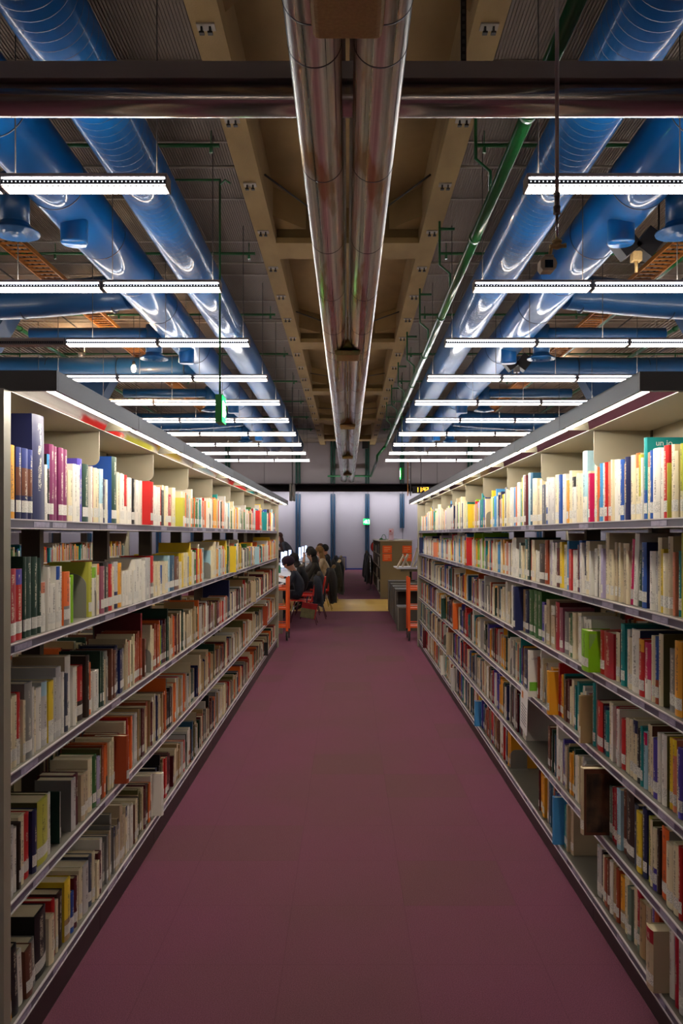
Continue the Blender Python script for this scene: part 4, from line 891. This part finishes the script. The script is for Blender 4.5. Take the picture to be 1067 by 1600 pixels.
# writing and pictures on the few covers that can be read
def text(name, s, size, parent, loc, rot, mat):
    cu = bpy.data.curves.new(name, 'FONT'); cu.body = s; cu.size = size; cu.extrude = .0003; cu.resolution_u = 3
    o = bpy.data.objects.new(name, cu); dg = bpy.context.evaluated_depsgraph_get()
    col.objects.link(o); bpy.context.view_layer.update()
    me = bpy.data.meshes.new_from_object(o.evaluated_get(bpy.context.evaluated_depsgraph_get())); bpy.data.objects.remove(o)
    me.materials.clear(); me.materials.append(MT[mat]); o = bpy.data.objects.new(name, me); col.objects.link(o)
    o.parent = parent; o.location = loc; o.rotation_euler = rot; return o
for b in books:
    if not b['one'] or 'obj' not in b: continue
    if b['side'] == 'R' and b['row'] == 0 and b['c'] == 'teal' and b['h'] > .22:
        text('cover_title', 'un jo', .03, b['obj'], (.035,-.0008,b['h']-.03), (PI/2,0,0), 'sheet')
    if b['side'] == 'R' and b['row'] == 2 and b['c'] == 'lime':
        g = MB()
        for q in range(6): g.box((.012+q*.006,-.0008,.1+.012*q),(.014+q*.006,0,b['h']-.012))
        g.build('cover_print', 'olive_ink' if 'olive_ink' in MT else 'grey_ink', b['obj'])
    if b['side'] == 'R' and b['row'] == 4 and 'q' in b['f']:
        MT['painting'] = M('cover_picture', (92,62,38), .3, coat=.4, var=((22,22,12), 1., (34,20,14)))
        g = MB(); g.box((.016,-.0008,.012),(.2,0,b['h']-.02)); g.build('cover_picture', 'painting', b['obj'], label='dark brown mottled picture on the cover')
    if b['side'] == 'R' and b['row'] == 3 and b['c'] == 'white' and 'p' in b['f']:
        g = MB(); g.box((.006,-.0008,.035),(.15,0,.085)); g.build('green_band', M('cover_green', (110,178,40), .4), b['obj'])
        text('cover_title', 'LE M', .016, b['obj'], (.018,-.0008,b['h']-.05), (PI/2,0,0), 'grey_ink')
# notice hanging off the rail
t = empty('paper_notice', (1.043, 4.74, .72), 'white printed paper notice hanging from the fourth rail of the right bookcase', 'notice')
b = MB(); rot = Matrix.Rotation(math.radians(7), 3, 'X')
b.box((0,0,-.25),(.0012,.19,.01), rot=rot); b.build('sheet', 'sheet', t)
b = MB()
b.box((-.0006,.12,-.06),(0,.16,-.02), 1, rot=rot)
for q in range(7): b.box((-.0006,.03,-.1-.018*q),(0,.16,-.094-.018*q), 0, rot=rot)
b.build('print', ['grey_ink','orange_ink'], t)
# ================================================================== READING AREA
def castor(t, x, y, r=.064):
    b = MB(); b.tube([(x-.014,y,r),(x+.014,y,r)], r, 24); b.build('castor_wheel', 'rubber', t)
    b = MB(); b.tube([(x-.016,y,r),(x+.016,y,r)], r*.6, 20)
    for sx in (-.02, .02): b.box((x+sx-.002, y-.018, r-.01), (x+sx+.002, y+.03, r*2.15))
    b.box((x-.024, y-.02, r*2.1), (x+.024, y+.04, r*2.25)); b.tube([(x,y+.02,r*2.2),(x,y+.02,r*2.9)], .014, 10); b.build('castor_fork', 'chrome', t)
def trolley(x, y, s, lab):
    t = empty('book_trolley', (x, y, 0), lab, 'book trolley', 'orange book trolleys')
    for yy in (0, .36):
        b = MB(); pr = [(-.018,.15),(.018,.15),(.018,.97)] + [(.018*math.cos(a), .97+.018*math.sin(a)) for a in (PI/4, PI/2, 3*PI/4)] + [(-.018,.97)]
        b.prism(pr, 'y', yy-.02, yy+.02); b.prism([(p[0]+s*.42, p[1]) for p in pr], 'y', yy-.02, yy+.02); b.build('end_post', 'orange', t)
        b = MB()
        for z in (.2, .48, .78):
            x0, x1 = sorted((0, s*.42)); b.box((x0, yy-.016, z), (x1, yy+.016, z+.028)); b.box((x0, yy-.016, z+.05), (x1, yy+.016, z+.062))
        b.build('end_rail', 'orange', t)
    for z in (.2, .48, .78):
        x0, x1 = sorted((s*.02, s*.40)); b = MB(); b.box((x0, 0, z), (x1, .36, z+.012)); b.build('trolley_shelf', 'orange', t)
    for yy in (0, .36):
        for xx in (0, s*.42): castor(t, xx, yy-.01)
    return t
trolley(-.94, 12.72, -1, 'orange metal book trolley at the far end of the left bookcase')
trolley(.955, 12.72, 1, 'orange metal book trolley at the far end of the right bookcase')
b = MB(); b.box((-1.6,13.6,0),(-1.08,13.66,.76)); tag(b.build('display_board', 'benchedge'), 'grey board standing behind the left orange trolley', 'board')
# grey display benches in a row on the right
for k, (y, h) in enumerate(((15.05,.64),(15.85,.64),(16.6,.64),(17.45,.65))):
    t = empty('display_bench', (.885, y, 0), 'grey open box display bench, %s of the row behind the right trolley' % ordn(k), 'bench', 'grey display benches')
    b = MB(); b.box((0,0,h-.035),(1.1,.5,h)); b.box((0,0,0),(.035,.5,h-.035)); b.box((1.065,0,0),(1.1,.5,h-.035)); b.box((.035,.44,.0),(1.065,.47,h-.035)); b.build('panel', 'benchgrey', t)
    b = MB(); b.box((0,-.004,h-.036),(1.1,0,h-.026)); b.box((0,-.004,0),(.008,0,h-.036)); b.box((.03,-.004,0),(.036,0,h-.036)); b.build('edge_strip', 'benchedge', t)
t = empty('low_display_box', (.86, 14.0, 0), 'low dark grey box in front of the grey benches', 'bench')
b = MB(); b.box((0,0,0),(1.0,.45,.41)); b.build('panel', 'benchgrey', t); b = MB(); b.box((0,-.005,.39),(1.0,.0,.412)); b.box((0,-.005,0),(.012,0,.39)); b.build('edge_strip', 'benchedge', t)
# display table with leaning open books
t = empty('display_table', (1.0, 17.25, .65), 'white display table top on a pedestal above the grey benches', 'table')
b = MB(); b.prism([(0,.29),(.06,.26),(1.2,.26),(1.2,.305),(.0,.305)], 'y', .25, .75); b.build('table_top', 'white', t)
b = MB(); b.box((.15,.3,.2),(1.1,.7,.26)); b.build('under_tray', 'maroonlam' if 'maroonlam' in MT else 'khaki', t)
b = MB(); b.tube([(.36,.45,.0),(.36,.45,.2)], .02, 12); b.tube([(.36,.45,.02),(.36,.45,.0)], .1, 20); b.build('pedestal', 'black', t)
for k, (x, w_, lean, h, c) in enumerate(((.06,.03,28,.27,'cream'),(.16,.035,24,.30,'white'),(.30,.02,-26,.28,'white'),(.36,.045,16,.42,'lilac'),(.42,.03,34,.34,'white'),(.50,.03,30,.30,'navy'))):
    o = MB(); rot = Matrix.Rotation(math.radians(lean), 3, 'Y'); zt = .955+.002+(math.sin(math.radians(-lean))*w_ if lean < 0 else 0)
    o.box((0,0,0),(w_,.22,h), rot=rot); mm = M('display_cover', PAL[c], .4)
    e = o.build('display_book', mm, None, (1.0+x, 17.5+.02*(k % 2), zt+.001)); tag(e, ['cream book leaning leftmost on the white display table','white open-standing book second along the display table','white book propped against the others on the display table','tall pale lilac book standing highest on the display table','white thin book leaning in the middle of the display table','navy edged book leaning at front of the display table'][k], 'book', 'books on the display table')
    pg = MB(); pg.box((.003,-.003,.004),(w_-.003,0,h-.004), rot=rot); pg.build('pages', 'pages', e)
# low bookshelf unit with orange notices
t = empty('low_bookshelf', (.84, 21.1, 0), 'long khaki low bookshelf with orange notices on its end, right of the far aisle', 'bookshelf')
b = MB(); b.box((.0,0,0),(.82,.03,1.47)); b.box((0,5.9,0),(.82,5.93,1.47)); b.box((.38,.03,0),(.42,5.9,1.44)); b.build('end_panel', 'khaki', t)
b = MB(); b.box((-.02,-.02,1.47),(.84,5.95,1.5)); b.build('top', 'khakilight', t)
for z in (.08, .42, .76, 1.1):
    b = MB(); b.box((.0,.03,z),(.38,5.9,z+.02)); b.box((.42,.03,z),(.8,5.9,z+.02)); b.build('shelf', 'khaki', t)
for k in range(1, 6): b = MB(); b.box((.0,k-.01,.1),(.38,k+.01,1.46)); b.build('upright', 'case_dark', t)
for x in (.06, .57):
    for z, lab in ((1.17, 0), (.96, 0)):
        b = MB(); b.box((x,-.006,z),(x+.24,0,z+.19)); o = b.build('orange_notice', 'orangecard', None, (.84, 21.1, 0)); tag(o, '%s orange notice on the khaki bookshelf end, %s column' % ('upper' if z > 1 else 'lower', 'left' if x < .3 else 'right'), 'notice', 'orange notices')
        b = MB()
        for q in range(3): b.box((x+.04,-.009,z+.05+.045*q),(x+.04+(.16 if q else .1),-.006,z+.058+.045*q))
        b.build('notice_print', 'cardline', o)
for k in range(26):
    i = k % 4; y = .1 + (k//4)*.82 + R.random()*.1; z = (.1,.44,.78,1.12)[i]
    w_ = R.uniform(.08,.4); h = R.uniform(.2,.3); b = MB(); b.box((0,0,0),(.26,w_,h)); c = R.choice(('beige','dark brown','cream','grey','black','white'))
    o = b.build('magazine_box', M('box_'+c, PAL[c], .6), None, (.845+R.uniform(0,.02), 21.15+y+(.1 if False else 0), z)); tag(o, '%s magazine box, %s section, %s level of the khaki bookshelf' % (c, ordn(k//4), ('bottom','second','third','top')[i]), 'magazine box', 'boxes in the khaki bookshelf')
# things on top of the low bookshelf
t = empty('paper_sign', (1.07, 21.3, 1.5), 'pale pink printed sign standing on the khaki bookshelf', 'sign')
b = MB(); b.box((0,0,0),(.13,.008,.3)); b.box((.0,-.05,0),(.13,.05,.006)); b.build('card', M('pale_pink_card', (232,206,222), .5), t)
b = MB(); b.box((.02,-.002,.22),(.07,0,.25)); b.box((.015,-.002,.18),(.11,0,.19)); b.box((.015,-.002,.14),(.10,0,.148)); b.build('print', 'red_ink', t)
t = empty('desk_lamp', (1.0, 22.6, 1.5), 'small green curved desk lamp on top of the khaki bookshelf', 'lamp')
b = MB(); b.lathe([(.0,0),(.07,0),(.07,.015),(0,.02)], n=20); b.build('base', 'greenpipe', t)
b = MB(); b.tube([(.06*math.cos(a), 0, .02+.13*math.sin(a)) for a in (0,.5,1,1.5,2,2.5,3)], .008, 8); b.build('arm', 'greenpipe', t)
b = MB(); b.lathe([(.0,.06),(.03,.05),(.07,0),(.065,0),(.0,.04)], (-.07,0,.0), 20); b.build('lamp_shade', 'greenpipe', t)
# hose reel, coats
t = empty('hose_reel', (1.02, 28.2, 1.22), 'round red hose reel with black hose behind the khaki bookshelf', 'hose reel')
b = MB(); b.tube([(0,-.02,0),(0,.0,0)], .21, 32); b.build('red_disc', 'red', t)
b = MB(); b.tube([(0,.0,0),(0,.1,0)], .23, 32); b.build('hose', 'rubber', t)
b = MB(); b.ball((.0,-.03,.05),(.05,.012,.05)); b.ball((-.08,-.03,.0),(.03,.012,.04)); b.build('hub', 'white', t)
b = MB(); b.box((-.03,.1,-1.22),(.03,.15,.0)); b.build('stand', 'darkgrey', t)
def blob(pts, rad, name, mat, parent=None, seed=0, sub=2, rough=.0):
    """one continuous skinned surface over a branching chain; pts list of (index of parent, (x,y,z), radius)"""
    me = bpy.data.meshes.new('tmp'); me.from_pydata([p[1] for p in pts], [(p[0], i) for i, p in enumerate(pts) if p[0] is not None], [])
    o = bpy.data.objects.new('tmp', me); col.objects.link(o)
    m = o.modifiers.new('s', 'SKIN'); 
    if not me.skin_vertices: me.skin_vertices.new() if hasattr(me.skin_vertices, 'new') else None
    return o
def skin(pts, name, mats, matfn=None, parent=None, sub=2):
    me = bpy.data.meshes.new('tmp'); o = bpy.data.objects.new('tmp', me); col.objects.link(o)
    bmm = bmesh.new(); vl = bmm.verts.layers.skin.verify(); vs = []
    for pi, p, r in pts:
        v = bmm.verts.new(p); vs.append(v); rr = r if isinstance(r, tuple) else (r, r); v[vl].radius = rr
    vs[0][vl].use_root = True
    for i, (pi, p, r) in enumerate(pts):
        if pi is not None: bmm.edges.new((vs[pi], vs[i]))
    bmm.to_mesh(me); bmm.free()
    m = o.modifiers.new('s', 'SKIN'); m.use_smooth_shade = True
    m2 = o.modifiers.new('d', 'SUBSURF'); m2.levels = sub; m2.render_levels = sub
    bpy.context.view_layer.update()
    nm = bpy.data.meshes.new_from_object(o.evaluated_get(bpy.context.evaluated_depsgraph_get())); bpy.data.objects.remove(o)
    nm.name = name; nm.materials.clear()
    for q in mats: nm.materials.append(MT[q] if isinstance(q, str) else q)
    for p in nm.polygons:
        p.use_smooth = True; p.material_index = matfn(p.center) if matfn else 0
    r = bpy.data.objects.new(name, nm); col.objects.link(r)
    if parent is not None: r.parent = parent
    return r
CL = {}
def cloth(rgb, r=.9):
    k = rgb
    if k not in CL: CL[k] = M('cloth', rgb, r, var=((14,14,14), .5, tuple(int(v*.7) for v in rgb)), bump=(25, .5))
    return CL[k]
SKINM = M('skin_tone', (206,158,132), .55); SKIN2 = M('skin_tone_tan', (176,120,92), .55)
def person(x, y, facing, lab, lean=.2, down=.1, top=(50,52,58), legs=(30,32,42), shoes=(20,20,22), skinm=None, hair=None, hairlen=.0, hat=None, hood=None, arm='table', seat=.46, stand=False, scarf=None, slump=1.):
    """local +x is the direction the person looks"""
    t = empty('person', (x, y, 0), lab, 'person', 'people in the reading area', facing)
    z0 = seat + .1; sl = slump
    if stand: z0 = .98
    P = Vector; pel = P((0,0,z0)); che = P((lean*.75, 0, z0+(.36-lean*.12)*sl)); nek = P((lean*1.15+.02, 0, z0+(.53-lean*.3)*sl)); 
    hb = nek + P((.035+down*.12, 0, .09-down*.05)); hm = hb + P((.02+down*.1, 0, .075-down*.03)); ht = hm + P((-.01+down*.08,0,.085-down*.03))
    pts = [(None, tuple(pel), (.155,.125)), (0, tuple((pel+che)/2+P((-.03,0,.0))), (.15,.115)), (1, tuple(che), (.165,.12)), (2, tuple(nek-P((0,0,.03))), (.075,.07)), (3, tuple(nek+P((.01,0,.03))), .052),
           (4, tuple(hb), (.062,.072)), (5, tuple(hm), (.08,.095)), (6, tuple(ht), (.062,.07)), (5, tuple(hb+P((.075,0,.0))), .022)]
    seg = [0]*len(pts); hands = []
    for sy in (-1, 1):
        b0 = len(pts); sh = nek + P((-.03,sy*.17,-.06))
        if arm == 'table' : el = P((lean+.16, sy*.25, z0+.12)); wr = P((lean+.36, sy*.12, z0+.2))
        elif arm == 'mouth' and sy == 1: el = P((lean+.22, sy*.18, z0+.2)); wr = hb + P((.14, sy*.04, -.02))
        elif arm == 'mouth': el = P((lean+.18, sy*.24, z0+.1)); wr = P((lean+.38, sy*.1, z0+.2))
        else: el = P((lean*.8+.05, sy*.26, z0+.1)); wr = P((lean+.28, sy*.22, z0-.1))
        pts += [(2, tuple(sh), .062), (b0, tuple(el), .046), (b0+1, tuple(wr), .028)]
        d = (wr-el).normalized(); pal = wr + d*.05; pts.append((b0+2, tuple(pal), (.034,.018)))
        side = d.cross(P((0,0,1))).normalized()
        for q in range(4):
            off = side*(-.027+.018*q); L_ = (.07,.08,.075,.06)[q]
            k1 = pal + d*.03 + off; pts.append((b0+3, tuple(k1), .0095)); pts.append((len(pts)-1, tuple(k1 + d*L_*.5 + P((0,0,-.012))), .0085)); pts.append((len(pts)-1, tuple(k1 + d*L_*.85 + P((0,0,-.034))), .0075))
        th = wr + d*.025 + side*.03*sy; pts.append((b0+2, tuple(th), .011)); pts.append((len(pts)-1, tuple(th + d*.04 + side*.012*sy), .0085))
        hands.append(wr)
    if not stand:
        for sy in (-1, 1):
            b0 = len(pts)
            pts += [(0, (.05,sy*.1,z0-.02), .09), (b0, (.42,sy*.13,z0+.0), .062), (b0+1, (.38,sy*.13,.28), .052), (b0+2, (.34,sy*.13,.1), .038), (b0+3, (.45,sy*.14,.045), (.04,.034)), (b0+4, (.52,sy*.145,.035), .028)]
    else:
        for sy in (-1, 1):
            b0 = len(pts)
            pts += [(0, (.0,sy*.09,z0-.1), .095), (b0, (.02,sy*.1,.5), .06), (b0+1, (-.02,sy*.1,.1), .04), (b0+2, (.06,sy*.11,.045), (.04,.034)), (b0+3, (.14,sy*.12,.035), .028)]
    def mf(c):
        if any((c-w_).length < .0 for w_ in hands): return 0
        for w_ in hands:
            if (c-w_).length < .16 and ((c-w_).dot((w_-che).normalized()) > -.0 or True) and (c-w_).length < .14 and c.x > w_.x-.02: return 0
        if c.z > nek.z+.005 and (c-hm).length < .26: return 0
        if c.z < .085: return 3
        if c.z < z0-.03 or (not stand and c.x > .14 and c.z < z0+.1): return 2
        return 1
    body = skin(pts, 'body', [skinm or SKINM, cloth(top), cloth(legs), cloth(shoes)], mf, t)
    fx = hm + P((.086,0,-.005))
    b = MB()
    for sy in (-1, 1): b.ball(tuple(fx + P((-.008,sy*.03,.012))), .009, n=8, m=6)
    b.build('eyes', 'black', t)
    b = MB(); b.ball(tuple(hb + P((.074,0,.02))), (.006,.02,.005), n=8, m=5); b.build('mouth', 'mouthm' if 'mouthm' in MT else 'red_ink', t)
    b = MB()
    for sy in (-1, 1): b.ball(tuple(hm + P((0,sy*.088,-.02))), (.016,.008,.028), n=8, m=6)
    b.build('ears', skinm or SKINM, t)
    if hair:
        b = MB(); b.ball(tuple(hm+P((-.028,0,.035))), (.108,.103,.112), n=20, m=14); hc = b.build('hair', cloth(hair), t)
        if hairlen > 0:
            hp = [(None, tuple(hm+P((-.06,0,0))), (.1,.09)), (0, tuple(hm+P((-.085,0,-.1))), (.105,.07)), (1, tuple(hm+P((-.12,0,-.1-hairlen*.5))), (.15,.085)), (2, tuple(hm+P((-.13,0,-.1-hairlen))), (.11,.06)), (3, tuple(hm+P((-.13,0,-.16-hairlen))), (.03,.02))]
            skin(hp, 'hair', [cloth(hair)], None, t, 2)
    if hat:
        b = MB(); c = hm + P((-.03,0,.045)); b.ball(tuple(c), (.125,.115,.1), n=20, m=12); b.tube([tuple(c+P((.0,0,-.045))), tuple(c+P((.01,0,-.02)))], [.108,.118], 20); b.build('beanie', cloth(hat), t)
    if hood:
        skin([(None, tuple(nek+P((-.08,0,-.02))), (.12,.07)), (0, tuple(nek+P((-.1,0,-.12))), (.13,.05)), (0, tuple(nek+P((-.02,.11,.0))), (.05,.04)), (0, tuple(nek+P((-.02,-.11,.0))), (.05,.04))], 'hood', [cloth(hood)], None, t)
    if scarf:
        b = MB(); b.tube([tuple(nek+P((.085*math.cos(a)-.0, .085*math.sin(a), .015+.01*math.cos(2*a)))) for a in [2*PI*q/14 for q in range(15)]], .03, 10); b.build('scarf', cloth(scarf), t)
    return t
def chair(x, y, facing, lab):
    """red plastic shell chair on steel legs; local +x is the way a sitter faces"""
    t = empty('chair', (x, y, 0), lab, 'chair', 'red chairs in the reading area', facing)
    b = MB(); b.prism([(-.2,.42),(.2,.44),(.22,.435),(.2,.46),(-.17,.445),(-.2,.46)], 'y', -.21, .21); b.build('seat', 'redseat', t)
    b = MB(); b.prism([(-.2,.43),(-.165,.445),(-.24,.82),(-.265,.82)], 'y', -.2, .2); b.build('backrest', 'redseat', t)
    for sx in (-1, 1):
        for sy in (-1, 1):
            b = MB(); b.tube([(sx*.14,sy*.17,.425),(sx*.25-.02,sy*.21,.0)], .0105, 10); b.build('leg', 'chrome', t)
    return t
def coat(x, y, z, w_, h, facing, lab, rgb, fur=None, bulge=.1):
    """coat hung over a chair back: shoulders at z, hem h below, soft vertical folds, two hanging sleeves"""
    t = empty('coat', (x, y, 0), lab, 'coat', 'coats on the chairs', facing); ph = R.uniform(0, 6)
    b = MB(); N = 36; lv = []
    for i in range(15):
        u = i/14; zz = z - h*u; wd = w_*.5*(.62+.38*min(1, u*5))*(1-.12*u); dp = bulge*(.35+.65*min(1, u*3))*(1+.15*math.sin(4*u+ph)); ring_ = []
        for j in range(N):
            a = 2*PI*j/N; f = 1+.10*u*math.sin(6*a+ph+u*2)+.05*math.sin(11*a+3*u)
            ca, sa = math.cos(a), math.sin(a)
            ring_.append((dp*f*math.copysign(abs(ca)**.8, ca)-.03*u, wd*f*math.copysign(abs(sa)**.7, sa), zz + (.03*math.sin(3*a+ph) if i == 14 else 0) - (0 if i else 0)))
        lv.append(ring_)
    for i in range(14):
        for j in range(N): k = (j+1) % N; b.face([lv[i][j], lv[i+1][j], lv[i+1][k], lv[i][k]], smooth=True)
    b.face(lv[0][::-1]); b.face(lv[-1])
    me = b.mesh('coat_body', cloth(rgb)); bb = bmesh.new(); bb.from_mesh(me); bmesh.ops.remove_doubles(bb, verts=bb.verts, dist=1e-5); bb.to_mesh(me); bb.free()
    o = bpy.data.objects.new('coat_body', me); col.objects.link(o); o.parent = t
    for sy in (-1, 1):
        b = MB(); b.tube([(0,sy*w_*.33,z-.03),(-.02,sy*w_*.46,z-.12),(-.05,sy*w_*.52,z-h*.45),(-.05,sy*w_*.5,z-h*.78)], [.05,.062,.056,.05], 14); b.build('sleeve', cloth(rgb), t)
    if fur:
        b = MB(); b.tube([(.03,-w_*.3,z-.05),(-.03,-w_*.22,z+.01),(-.05,0,z+.03),(-.03,w_*.22,z+.01),(.03,w_*.3,z-.05)], [.015,.03,.042,.03,.015], 12); b.build('fur_collar', cloth(fur), t)
    return t
LEFT = PI
for k, (y0, y1) in enumerate(((14.3, 20.2), (20.4, 26.4), (28.2, 36.5))):
    t = empty('reading_table', (-1.75, y0, 0), 'long white reading table on the left, %s of three' % ['nearest','middle','farthest'][k], 'table', 'white reading tables')
    b = MB(); b.box((-.58,0,.715),(.56,y1-y0,.745)); b.build('table_top', 'white', t)
    for sx in (-.5, .45):
        for yy in (.1, y1-y0-.1): b = MB(); b.box((sx-.02,yy-.02,0),(sx+.02,yy+.02,.715)); b.build('leg', 'grey', t)
for k, y in enumerate((22.0, 23.2, 24.9, 30.0, 32.0, 34.4)):
    t = empty('reading_lamp', (-1.75, y, .745), 'glowing white upright reading lamp on the left table, %s in depth' % ordn(k), 'lamp', 'upright reading lamps')
    b = MB(); b.lathe([(0,0),(.06,0),(.06,.02),(0,.02)], n=20); b.build('base', 'grey', t)
    b = MB(); b.lathe([(0,.02),(.038,.02),(.038,.43),(0,.43)], n=20); b.build('lamp_shade', 'lampglow', t)
def sitter(x, y, lab, who, coatrgb=None, fur=None, ch=.42, cz=.9, cl=None, bulge=.1, cw=.5, **kw):
    person(x, y, LEFT, lab, **kw)
    chair(x+.03, y, LEFT, 'red chair under the ' + who)
    if coatrgb: coat(x+.29, y, cz, cw, ch, LEFT, cl, coatrgb, fur, bulge)
sitter(-.86, 15.1, 'seated person in purple beanie and dark grey coat, bent over the nearest table place', 'person in the purple beanie', (34,38,48), (70,60,44), .55, .9, 'dark charcoal coat over the chair of the person in the purple beanie', bulge=.09, lean=.1, down=.35, top=(44,48,60), legs=(28,26,40), skinm=SKIN2, hair=(30,22,20), hat=(44,22,42), slump=.84)
t = empty('tote_bag', (-.72, 14.72, .12), 'red and olive tote bag hanging behind the nearest seated person', 'bag')
rot = Matrix.Rotation(math.radians(10), 3, 'Y')
b = MB(); b.box((-.14,-.05,.03),(.13,.05,.2), rot=rot); b.build('bag_body', cloth((112,108,72)), t); b = MB(); b.box((-.143,-.054,.2),(.133,.054,.3), rot=rot); b.box((.11,-.054,.03),(.134,.054,.2), rot=rot); b.build('bag_trim', cloth((150,24,28)), t)
b = MB(); b.tube([(-.02,0,.29),(.0,0,.42),(.1,0,.42),(.12,0,.27)], .01, 8); b.build('bag_strap', cloth((20,26,60)), t)
chair(-.69, 16.15, LEFT, 'empty red chair pulled out from the left table')
sitter(-.87, 16.95, 'seated person with dark hair, black jacket and grey scarf, second from the front', 'person in the black jacket and scarf', (28,28,30), None, .6, .88, 'black coat over the chair of the person with the scarf', lean=.1, down=.35, top=(24,24,26), legs=(30,30,36), hair=(34,26,24), hairlen=.05, scarf=(150,140,120), slump=.86)
sitter(-.64, 17.95, 'seated person with long black curly hair and dark olive coat', 'person with long black hair', (40,36,32), (120,92,50), .75, .92, 'dark olive coat over the chair of the person with long black hair', lean=.06, down=.1, top=(46,42,34), legs=(26,26,30), hair=(24,20,20), hairlen=.28, slump=.95)
sitter(-.73, 18.85, 'seated person in grey jumper with a hand raised to the mouth', 'person with a hand raised to the mouth', (30,30,32), None, .6, .88, 'dark coat over the chair of the person in the grey jumper', lean=.06, down=.05, top=(96,92,92), legs=(30,30,40), hair=(28,22,24), arm='mouth')
sitter(-.54, 20.5, 'seated person with long blond brown hair and beige jumper', 'person with long blond hair', (34,34,28), (206,178,136), .78, .96, 'dark green coat with cream fur collar under the long blond hair', bulge=.12, lean=.08, down=.1, top=(190,170,140), legs=(30,30,40), hair=(150,112,66), hairlen=.3)
sitter(-.52, 22.6, 'seated person with short black hair and black hooded parka', 'person in the hooded parka', (20,20,26), (110,96,76), .82, 1.0, 'black parka hanging over the chair of the person in the hooded parka', bulge=.12, lean=.04, down=.05, top=(26,26,32), legs=(26,26,30), skinm=SKIN2, hair=(18,16,18), hood=(30,30,34))
sitter(-.72, 24.2, 'seated person with short brown hair seen beyond the hooded parka', 'person with short brown hair', (26,22,24), None, .8, .92, 'black coat over the chair beyond the hooded parka', lean=.02, down=.05, top=(120,60,50), legs=(26,26,30), hair=(90,60,40))
coat(-.36, 25.2, 1.0, .5, .85, LEFT, 'black coat hanging low over the farthest chair in the row', (18,18,24), None, .12)
chair(-.6, 25.2, LEFT, 'red chair below the farthest black coat')
person(-1.85, 27.3, 0.25+LEFT, 'standing person with long brown hair and dark grey top, leaning over the tables', .3, .1, (70,72,84), (40,60,120), hair=(84,54,46), hairlen=.3, stand=True, arm='down')
person(-2.72, 31.0, 0, 'person with dark hair seated across the table, facing the aisle', .12, .2, (40,38,50), (30,30,40), hair=(40,26,24))
chair(-2.78, 31.0, 0, 'red chair across the far table')
# small things on the tables
for k, (x, y, c, h) in enumerate(((-1.6,19.2,(70,150,110),.2),(-1.45,20.9,(214,214,226),.24),(-1.7,17.9,(40,40,60),.22),(-1.5,22.9,(200,60,60),.14))):
    t = empty('bottle', (x, y, .745), ['green bottle on the nearest reading table','pale water bottle on the middle reading table','dark bottle on the nearest reading table','red cup shaped bottle on the middle reading table'][k], 'bottle', 'bottles on the tables')
    b = MB(); b.lathe([(0,0),(.034,0),(.034,h*.7),(.014,h*.85),(.014,h*.92),(0,h*.92)], n=18); b.build('bottle_body', M('bottle', c, .25), t)
    b = MB(); b.lathe([(0,h*.92),(.016,h*.92),(.016,h),(0,h)], n=14); b.build('cap', 'white', t)
for k, (x, y) in enumerate(((-1.5,15.4),(-1.55,17.2),(-1.6,18.4),(-1.5,20.8))):
    b = MB(); b.box((-.12,-.16,0),(.1,.16,.012)); o = b.build('open_papers', 'sheet', None, (x, y, .746), .1*k); tag(o, 'sheaf of white papers on the reading tables, %s from the front' % ordn(k), 'papers', 'papers on the tables')
t = empty('white_bag', (-1.3, 19.75, .745), 'white cap like bag lying on the reading table', 'bag')
b = MB(); b.ball((0,0,.07),(.16,.2,.09)); b.build('bag_body', cloth((226,222,220)), t)
# coats on a rail at the right beyond the bookshelf
t = empty('coat_rail', (.68, 24.2, 0), 'low steel coat rail standing beside the khaki bookshelf', 'coat rail')
b = MB(); b.tube([(0,0,1.0),(0,4.7,1.0)], .014, 10); b.build('rail', 'chrome', t)
for yy in (.02, 4.68): b = MB(); b.tube([(0,yy,1.0),(0,yy,.02)], .014, 10); b.box((-.12,yy-.02,0),(.12,yy+.02,.02)); b.build('leg', 'chrome', t)
for k, (x, y, z, c) in enumerate(((.66,25.7,1.03,(26,28,34)),(.68,27.2,1.05,(56,54,56)),(.66,28.5,1.03,(22,24,30)),(.68,24.6,1.03,(30,26,26)))):
    coat(x, y, z, .45, .85, 0, ['black coat hanging second nearest on the coat rail','dark grey coat with folded collar behind the black coat','black coat hanging farthest on the coat rail','short dark jacket hanging nearest on the coat rail'][k], c, fur=(90,70,60) if k == 1 else None)
# waste bag frame at the end wall
t = empty('waste_bag_stand', (-.3, 37.6, 0), 'clear waste bag on a blue post frame against the end wall', 'bin')
b = MB(); b.box((-.26,0,0),(-.22,.04,.62)); b.box((.2,0,0),(.24,.04,.62)); b.box((-.26,0,.6),(.24,.34,.63)); b.build('frame', 'skirting', t)
b = MB(); b.box((-.2,.03,.03),(.18,.3,.6)); b.build('clear_bag', 'clear', t)
b = MB(); b.ball((.08,-.04,.06),(.1,.03,.06)); b.ball((-.02,.0,.12),(.05,.03,.09)); b.build('yellow_rag', 'yellow', t)
